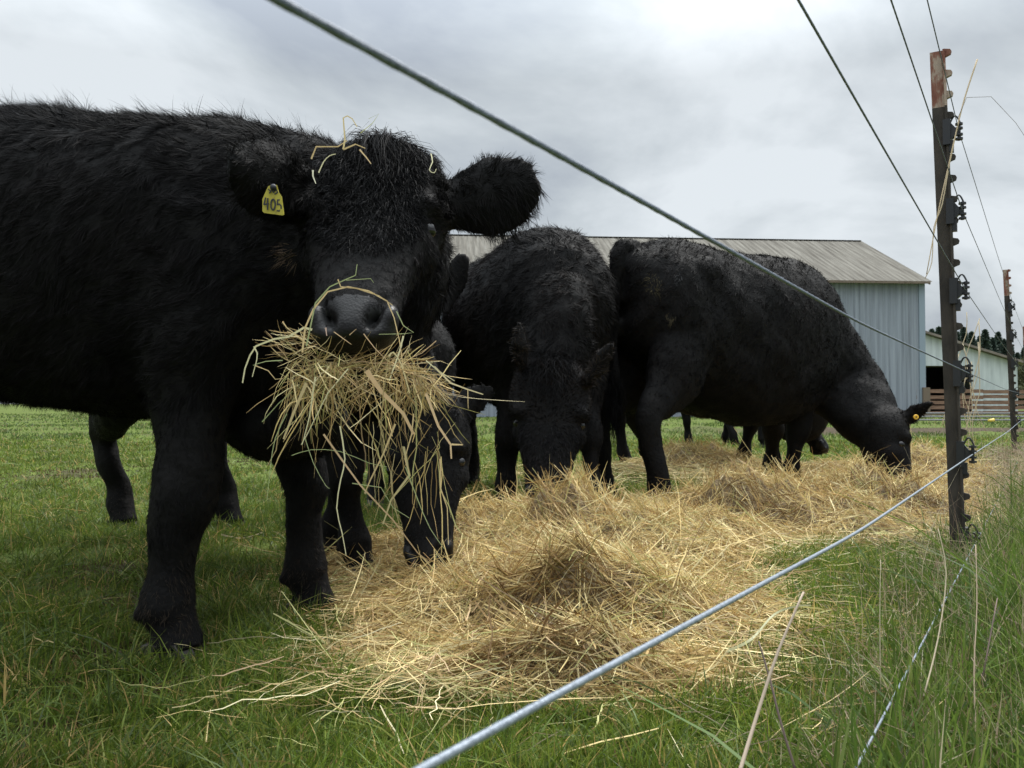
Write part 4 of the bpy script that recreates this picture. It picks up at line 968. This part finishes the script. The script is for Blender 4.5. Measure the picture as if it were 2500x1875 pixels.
def mouthful():
    r = np.random.default_rng(31); parts = []
    def bunch(n, x0, x1, y0, y1, d0, d1, ang_m, ang_s, l0, l1, w0, w1, green=2.0):
        px = r.uniform(x0, x1, n); py = r.uniform(y0, y1, n); dd = r.uniform(d0, d1, n)
        c = np.array([P(a, b, c_) for a, b, c_ in zip(px, py, dd)])
        an = r.normal(ang_m, ang_s, n)
        dv = unit(np.stack([np.cos(an), r.normal(-.05, .35, n), np.sin(an)], -1)); ln = r.uniform(l0, l1, n)
        Pt, W = straws(c + dv * ln[:, None] * .35, dv, ln, r.uniform(w0, w1, n), r, 6, .85, droop=-.0)
        parts.append(ribbons(Pt, W, hay_cols(n, r, green) * r.uniform(.5, 1.1, (n, 1)) * A(1, .96, .9), r=r))
    DN = -math.pi / 2
    bunch(190, 700, 1020, 890, 935, 1.46, 1.60, 0.1, 1.0, .03, .09, .0008, .0022)          # tangle right under the lips
    bunch(110, 750, 1000, 878, 900, 1.50, 1.58, 0, .5, .04, .11, .0008, .002)
    bunch(115, 695, 830, 880, 960, 1.46, 1.58, DN - .05, .50, .04, .12, .0009, .0026)        # left hanging bunch
    bunch(80, 930, 1050, 885, 970, 1.46, 1.58, DN + .18, .50, .04, .12, .0009, .0026)     # right hanging bunch
    bunch(40, 820, 930, 880, 960, 1.48, 1.58, DN, .6, .04, .11, .0008, .002)
    bunch(50, 720, 1080, 890, 980, 1.45, 1.58, DN + .1, .5, .10, .22, .0009, .0022, 3)
    bunch(30, 880, 1080, 1040, 1150, 1.48, 1.56, DN, .35, .08, .18, .0009, .002, 3)
    bunch(60, 690, 790, 820, 880, 1.48, 1.56, math.pi * .9, .6, .03, .08, .0009, .002, 2)
    bunch(70, 1010, 1075, 910, 960, 1.48, 1.56, DN + .5, .35, .03, .07, .0008, .0016, 1)
    pale = (.70, .64, .40); gold = (.62, .46, .24); grn = (.36, .40, .20); tan_ = (.55, .38, .22)
    D = 1.46
    tr = [
        ([(762, 805, D), (742, 800, D), (705, 822, D), (668, 828, D), (625, 845, D), (610, 868, D), (598, 900, D), (592, 935, D)], .0042, pale, 1),
        ([(620, 846, D), (628, 862, D), (627, 878, D), (616, 920, D)], .0026, pale, 1),
        ([(690, 880, D), (650, 882, D), (618, 892, D)], .0020, grn, 2), ([(622, 892, D), (655, 905, D), (672, 926, D), (690, 924, D)], .0017, gold, 1),
        ([(738, 860, D), (745, 800, D), (765, 755, D), (800, 712, D), (850, 700, D), (900, 710, D), (945, 735, D), (962, 775, D), (975, 830, D), (985, 900, D)], .0032, gold, 1),
        ([(748, 845, D), (770, 740, D), (805, 700, D), (845, 682, D), (868, 672, D), (872, 645, D)], .0026, grn, 1),
        ([(825, 682, D), (832, 700, D), (870, 704, D), (925, 722, D), (958, 745, D)], .0024, gold, 1), ([(845, 684, D), (905, 680, D), (912, 690, D)], .0014, grn, 1),
        ([(968, 760, D), (985, 795, D), (1010, 812, D), (985, 815, D), (925, 816, D)], .0018, grn, 1), ([(888, 815, D), (915, 850, D), (945, 880, D)], .0018, tan_, 1),
        ([(795, 800, 1.47), (798, 820, 1.47)], .0028, (.55, .38, .3), 1), ([(815, 810, 1.46), (840, 828, 1.46), (858, 841, 1.46)], .0018, tan_, 1), ([(853, 818, 1.46), (870, 803, 1.46)], .0014, tan_, 1),
        ([(790, 1060, D), (840, 1130, D), (880, 1185, D), (960, 1270, D), (1020, 1350, 1.50), (1050, 1375, 1.55)], .0034, tan_, 1),
        ([(965, 1035, D), (935, 1110, D), (905, 1170, D), (890, 1205, D)], .0034, gold, 1), ([(830, 1040, D), (842, 1120, D), (832, 1170, D), (822, 1240, D), (835, 1300, D), (845, 1355, D)], .0026, pale, 2),
        ([(700, 1010, D), (672, 1070, D), (660, 1140, D), (652, 1220, D)], .0018, grn, 2), ([(745, 1070, D), (765, 1130, D), (795, 1185, D), (805, 1192, D)], .0013, grn, 2),
        ([(712, 1112, D), (760, 1098, D), (830, 1102, D), (900, 1130, D), (945, 1140, D)], .0014, grn, 2), ([(1010, 1010, D), (1005, 1060, D), (988, 1120, D), (1000, 1160, D)], .0024, gold, 1),
        ([(990, 1140, D), (1020, 1220, D), (1050, 1290, D), (1085, 1340, D)], .0018, grn, 2), ([(1075, 1120, D), (1075, 1190, D), (1092, 1240, D), (1095, 1330, D)], .0024, gold, 1),
        ([(1060, 895, D), (1100, 935, D), (1140, 950, D), (1180, 963, D)], .0034, (.66, .55, .34), 1), ([(1040, 880, D), (1070, 905, D), (1110, 930, D)], .0020, pale, 1), ([(1142, 952, D), (1143, 998, D)], .0016, gold, 1),
        ([(895, 905, D), (930, 955, D), (985, 1010, D), (1010, 1060, D)], .0085, (.58, .40, .22), 1), ([(1040, 960, D), (1070, 1040, D), (1100, 1085, D), (1102, 1120, D)], .0050, (.62, .44, .26), 1),
        ([(1102, 1085, D), (1130, 1086, D)], .0036, gold, 1), ([(748, 935, D), (720, 1000, D), (692, 1072, D)], .0058, (.62, .48, .26), 1), ([(770, 920, D), (755, 1020, D), (738, 1085, D)], .0028, pale, 1),
        ([(640, 1030, D), (680, 985, D), (715, 955, D)], .0018, grn, 1), ([(850, 900, D), (800, 960, D), (750, 1060, D), (735, 1086, D)], .0022, pale, 1), ([(690, 785, D), (700, 800, D), (740, 830, D)], .0026, gold, 1),
        ([(1065, 832, D), (1030, 862, D), (1000, 875, D)], .0016, tan_, 1), ([(985, 820, D), (975, 860, D), (950, 930, D)], .0030, pale, 1), ([(950, 870, D), (960, 860, D), (980, 890, D), (1000, 960, D)], .0032, (.6, .5, .28), 2),
        ([(860, 1180, 1.5), (930, 1190, 1.5), (960, 1240, 1.5), (1000, 1265, 1.5)], .0016, grn, 1), ([(985, 1090, 1.5), (1000, 1160, 1.5), (955, 1220, 1.5), (935, 1280, 1.5)], .0050, (.5, .42, .22), 1),
    ]
    for pts, w, c, m in tr: polyl(parts, pts, w, c, r, m)
    V, q, cc = join_r(parts); cen = P(860, 900, 1.53)
    o = link('hay_mouthful', raw_mesh('hay_mouthful', V - cen, quads=q, col=cc), M_hay, None, tuple(cen))
    tag(o, 'big mouthful of golden hay hanging from the lips of the facing cow', 'hay')
    # stems caught in the forelock
    parts = []
    for pts, w, c, m in [([(760, 388, 1.70), (772, 358, 1.70), (825, 358, 1.70), (848, 343, 1.70)], .0034, gold, 1), ([(838, 365, 1.69), (842, 340, 1.69), (838, 288, 1.69), (848, 283, 1.69), (860, 290, 1.69), (872, 310, 1.69)], .0034, (.66, .52, .26), 1),
                         ([(838, 365, 1.69), (868, 352, 1.69), (892, 362, 1.69)], .0034, gold, 1), ([(878, 365, 1.66), (895, 385, 1.66), (906, 400, 1.66)], .0032, (.68, .5, .28), 1), ([(778, 422, 1.68), (790, 395, 1.68), (805, 380, 1.68), (820, 376, 1.68)], .0026, pale, 2),
                         ([(764, 415, 1.68), (764, 430, 1.68), (771, 448, 1.68)], .0036, (.78, .74, .55), 1), ([(1052, 375, 1.72), (1056, 395, 1.71), (1048, 415, 1.70), (1060, 422, 1.70), (1065, 412, 1.70)], .0024, pale, 2), ([(880, 325, 1.7), (910, 300, 1.7), (925, 278, 1.72), (900, 290, 1.7)], .0014, (.5, .5, .2), 1)]:
        p1_ = []; polyl(p1_, pts, w, c, r, m); V, q, cc = join_r(p1_); cen = V.mean(0); k_ = len(parts); parts.append(0)
        o = link('straw_stem', raw_mesh('straw_stem', V - cen, quads=q, col=cc), M_hay, None, tuple(cen))
        tag(o, ['bent straw stem reaching toward the tagged ear from the forelock', 'tall looped straw stem standing up out of the forelock', 'short flat straw at the root of the tall looped one', 'thick slanting straw in the middle of the forehead', 'curved pale straw over the left side of the forehead', 'short whitish straw beside the tagged ear', 'small hooked straw above the right eye', 'thin greenish straw on top of the topknot'][k_], 'straw', 'straw stems caught in the forelock')
mouthful()

# ---------------------------------------------------------------- grass
MUD = [(G(240, 1625)[0], G(240, 1625)[1], .09), (G(70, 1830)[0], G(70, 1830)[1], .07), (G(270, 1400)[0], G(270, 1400)[1], .12), (G(150, 1170)[0], G(150, 1170)[1], .35), (G(420, 1700)[0], G(420, 1700)[1], .06), (G(1560, 1170)[0], G(1560, 1170)[1], .2), (G(590, 1130)[0], G(590, 1130)[1], .5), (G(1950, 1620)[0], G(1950, 1620)[1], .05), (G(330, 1480)[0], G(330, 1480)[1], .08)]
def grass():
    r = np.random.default_rng(51)
    def blades(x, y, z, h, w, col, lean, K=4, r=r):
        n = len(x); a = r.uniform(0, 6.28, n); T = np.linspace(0, 1, K)
        ld = np.stack([np.cos(a), np.sin(a), np.zeros(n)], -1)
        base = np.stack([x, y, z], -1); l = r.gamma(2, lean / 2, n)
        Pt = base[:, None] + A(0, 0, 1) * (h[:, None] * (T - .25 * T ** 2 * np.clip(l, 0, 1.6)[:, None]))[..., None] + ld[:, None] * (h * l)[:, None, None] * (T ** 1.7)[None, :, None]
        W = w[:, None] * np.array([.8, 1, .7, .08])[None] if K == 4 else w[:, None] * np.linspace(1, .1, K)[None]
        return ribbons(Pt, W, col, r=r)
    def gcol(n, dry, x, y):
        g = np.array([[.052, .095, .016], [.080, .135, .022], [.115, .165, .032], [.045, .075, .022], [.15, .18, .05]])
        c = g[r.choice(5, n, p=[.25, .3, .2, .15, .1])] * r.uniform(.7, 1.2, (n, 1))
        isd = r.random(n) < dry; dc = np.array([.34, .27, .14]) * r.uniform(.5, 1.2, (n, 1)); return np.where(isd[:, None], dc, c)
    parts = []
    # short grazed sward
    n = 300000
    u = r.random(n); d = 1.15 * (13.0 / 1.15) ** (u ** 1.15); x = d * r.uniform(-.68, .68, n) ; y = d
    p = np.stack([x, y, x * 0], -1)
    pch = sn(p, .9, 2) * .6 + sn(p, 2.6, 1) * .4
    keep = (hay_h(x, y) < .02) & (r.random(n) < np.clip(1.05 - np.clip(pch - .25, 0, 1) * 1.6, .10, 1))
    x, y, d, p, pch = x[keep], y[keep], d[keep], p[keep], pch[keep]; n = len(x)
    h = (r.gamma(5, .0075, n) + .008) * (1 + .35 * sn(p, 3.3, 3)) * np.where(hay_h(x, y) > 0, .7, 1)
    w = np.maximum(r.uniform(.0018, .0040, n), d * .0008)
    c = gcol(n, .06 + .10 * (pch > .3), x, y)
    for mx_, my_, mr_ in MUD:
        mr_ = mr_ * 1.7
        g_ = np.exp(-((x - mx_) ** 2 + (y - my_) ** 2 * .6) / mr_ ** 2) > r.random(n) * 1.1; c = np.where(g_[:, None], np.array([.07, .052, .036]) * r.uniform(.5, 1.3, (n, 1)), c); h = np.where(g_, h * .3, h); w = np.where(g_, w * 1.5, w)
    tone = (1 + .22 * sn(p, 1.4, 4))[:, None]
    parts.append(blades(x, y, ground_h(x, y) - .004, h, w, c * tone * A(1.55, 1.38, 1.0) * np.where(x < -.3, .86, 1.0)[:, None], .7))  # grass on the left darkened, shade of the cattle painted into its colour
    V, q, cc = join_r(parts)
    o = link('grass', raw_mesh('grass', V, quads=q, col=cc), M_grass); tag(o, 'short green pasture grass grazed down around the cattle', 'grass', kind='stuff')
    # far sward
    n = 60000; d = 13 * (45 / 13) ** r.random(n); x = d * r.uniform(-.68, .68, n)
    ok = r.random(n) < np.clip(.55 + .8 * sn(np.stack([x, d, x * 0], -1), .2, 2), .05, 1); ok &= (np.abs(d - 17.4) > 1.4) | (x < 4); x, d = x[ok], d[ok]; n = len(x)
    V, q, cc = blades(x, d, x * 0 - .003, r.uniform(.03, .09, n), d * .0009, gcol(n, .08, x, d) * .95, .6, r=r)
    o = link('far_grass', raw_mesh('far_grass', V, quads=q, col=cc), M_grass); tag(o, 'distant grass of the field towards the barns', 'grass', kind='stuff')
    # long grass under the fence
    parts = []
    n = 38000
    d = .95 * (9 / .95) ** (r.random(n) ** .9); s = r.normal(.22, .36, n) * (.6 + .22 * d) ; fx = -.23 + .6 * d
    x = fx + s + .08; y = d
    ok = (s > -.28 * (.5 + .3 * d) ) & (x < d * .72) & (hay_h(x, y) < .03); x, y, d, s = x[ok], y[ok], d[ok], s[ok]; n = len(x)
    p = np.stack([x, y, x * 0], -1)
    h = (r.gamma(6, .019, n) + .02) * np.clip(.55 + (s + .2) * 1.6, .35, 1.25) * (1 + .3 * sn(p, 1.8, 1)); w = np.maximum(r.uniform(.0026, .0070, n), d * .0009)
    dryf = np.clip((d - 3.6) / 2.5, .10, .72)
    isd = r.random(n) < dryf
    g = np.array([[.062, .112, .022], [.090, .150, .032], [.052, .095, .022], [.125, .175, .05]])[r.integers(0, 4, n)] * r.uniform(.75, 1.35, (n, 1)) * A(1.2, 1.12, .9)
    dc = np.array([[.36, .29, .19], [.28, .20, .13], [.46, .39, .26]])[r.integers(0, 3, n)] * r.uniform(.6, 1.15, (n, 1))
    c = np.where(isd[:, None], dc, g)
    parts.append(blades(x, y, ground_h(x, y) - .01, h, np.where(isd, w * .6, w), c, .42))
    # dead upright stems and tangled litter
    n = 2400; d = 1.1 * (9 / 1.1) ** r.random(n); s = r.normal(.25, .3, n) * (.6 + .2 * d); x = -.23 + .6 * d + s; ok = (x < d * .7) & (s > -.15); x, d = x[ok], d[ok]; n = len(x)
    h = r.gamma(6, .032, n) * np.clip(.5 + d * .22, .6, 1.25); c = np.array([[.42, .34, .22], [.30, .2, .14], [.5, .43, .29], [.16, .11, .08]])[r.integers(0, 4, n)]
    parts.append(blades(x, d, x * 0, h, np.maximum(.0016, d * .0006) * r.uniform(.6, 1.3, n), c, .35, K=5))
    n = 5000; d = 1.2 * (9.5 / 1.2) ** r.random(n); s = r.normal(.3, .3, n) * (.6 + .2 * d); x = -.23 + .6 * d + s; ok = (x < d * .7); x, d = x[ok], d[ok]; n = len(x)
    a = r.uniform(0, 6.28, n); dh = unit(np.stack([np.cos(a), np.sin(a), r.normal(0, .35, n)], -1)); cc_ = np.stack([x, d, r.uniform(.02, .10, n) * np.clip(d / 3, .5, 1.6)], -1)
    Pt, W = straws(cc_, dh, r.gamma(4, .03, n), np.maximum(.0014, d * .0006) * np.ones(n), r, 6, .9); parts.append(ribbons(Pt, W, c[0] * 0 + np.array([[.44, .36, .23], [.33, .24, .16]])[r.integers(0, 2, n)] * r.uniform(.6, 1.1, (n, 1)), r=r))
    V, q, cc = join_r(parts)
    o = link('long_grass', raw_mesh('long_grass', V, quads=q, col=cc), M_grass); tag(o, 'long green and dead grass growing along the wire fence', 'grass', kind='stuff')
grass()
def stalks():
    r = np.random.default_rng(71)
    def one(name, pts, w, col, label, m=3, cat='grass stalk'):
        W3 = np.array([P(*p) for p in pts]); R_ = crom(W3, m); org = R_[0].copy(); K = len(R_)
        mt = mat(name, col, .75)
        o = MB().tube(R_ - org, np.linspace(w, w * .55, K), 6).build(name, mt, None, True, tuple(org)); tag(o, label, cat)
    one('grass_stalk', [(1795, 1920, .95), (1850, 1740, 1.0), (1900, 1590, 1.03), (1962, 1445, 1.06)], .0026, (.40, .31, .23), 'thick tan dead stalk leaning right in front of the grass at the bottom')
    one('grass_stalk', [(1945, 1890, 1.1), (1905, 1760, 1.12), (1880, 1660, 1.14), (1852, 1565, 1.16)], .0019, (.13, .09, .075), 'dark brown dead stalk leaning left beside the thick tan one')
    one('grass_stalk', [(2255, 1700, 1.3), (2290, 1560, 1.35), (2310, 1400, 1.4), (2290, 1290, 1.42)], .0014, (.44, .36, .24), 'slim beige stalk in front of the near post foot')
    one('grass_stalk', [(2385, 1850, 1.25), (2378, 1640, 1.3), (2385, 1480, 1.35), (2382, 1330, 1.4)], .0013, (.36, .27, .18), 'upright beige stalk right of the near post foot')
    one('grass_stalk', [(2400, 1650, 1.3), (2435, 1460, 1.35)], .0014, (.16, .11, .09), 'short dark stalk at the right of the long grass')
    one('grass_stalk', [(2150, 1700, 1.4), (2148, 1500, 1.42), (2150, 1366, 1.45)], .0010, (.40, .34, .22), 'hair-thin straight stalk left of the near post')
    # straw snagged in the near post
    sg = (.52, .40, .25)
    one('snagged_straw', [(2386, 145, 2.93), (2355, 240, 2.93), (2335, 320, 2.93), (2310, 430, 2.93), (2288, 530, 2.93), (2262, 670, 2.93)], .0026, sg, 'long straw snagged across the top insulator of the near post')
    one('snagged_straw', [(2345, 275, 2.94), (2318, 400, 2.94), (2300, 500, 2.94), (2280, 555, 2.94), (2275, 640, 2.94), (2258, 680, 2.94)], .0022, (.50, .40, .26), 'second straw crossing behind the first on the near post')
    one('snagged_straw', [(2340, 285, 2.9), (2360, 238, 2.9), (2420, 236, 2.9), (2480, 300, 2.9), (2510, 345, 2.9)], .0011, (.22, .2, .18), 'thin bent stem arching right from the top insulator', m=1)
    for k in range(9):
        x0 = 2345 + r.uniform(-10, 50); pts = []
        x = x0; y = 880 + r.uniform(-130, 40)
        for j in range(6):
            pts.append((x, y, 4.2 + k * .12)); x += r.uniform(-26, 28); y += r.uniform(40, 75)
        one('snagged_straw', pts, .0024, (.50, .41, .27), ['pale straw hanging on the wire between the near and second posts', 'kinked straw hanging right of the near post'][k % 2] + (', ' + ['leftmost of them', 'beside the leftmost', 'reaching highest', 'in the middle', 'short and bent', 'hanging lowest', 'close to the insulator', 'farther right', 'rightmost of them'][k]), m=2)
    def ribbon(name, pts, w, col, label):
        parts = []; polyl(parts, pts, w, col, r, 4); V, q, c = join_r(parts); cen = V.mean(0)
        o = link(name, raw_mesh(name, V - cen, quads=q, col=c), M_grass, None, tuple(cen)); tag(o, label, 'grass blade')
    ribbon('dry_blade', [(962, 1632, 1.63), (1000, 1685, 1.60), (1050, 1735, 1.57), (1110, 1780, 1.55), (1150, 1800, 1.56)], .012, (.30, .32, .17), 'broad pale green blade lying at the front of the near hay heap')
    ribbon('dry_blade', [(1775, 1590, 1.72), (1835, 1560, 1.76), (1890, 1500, 1.86), (1945, 1480, 1.9), (1980, 1478, 1.9)], .006, (.42, .42, .24), 'long curved pale green blade right of the near hay heap')
    ribbon('straw_stem', [(225, 1702, 1.60), (330, 1735, 1.56), (420, 1785, 1.50), (470, 1825, 1.46), (560, 1845, 1.44), (640, 1880, 1.40)], .0042, (.66, .58, .30), 'long yellow straw lying in the grass at the bottom left')
    ribbon('straw_stem', [(578, 1345, 3.2), (610, 1400, 2.9), (660, 1455, 2.55), (720, 1495, 2.35)], .006, (.50, .40, .24), 'tan straw lying in the grass between the front legs')
    ribbon('straw_stem', [(612, 1585, 1.9), (618, 1645, 1.8), (655, 1710, 1.7), (700, 1830, 1.5)], .0045, (.58, .52, .30), 'pale straw standing out of the grass left of the near heap')
    ribbon('straw_stem', [(540, 1305, 3.4), (590, 1314, 3.35), (640, 1300, 3.4)], .006, (.55, .44, .30), 'short curled straw in the grass behind the front legs')
stalks()
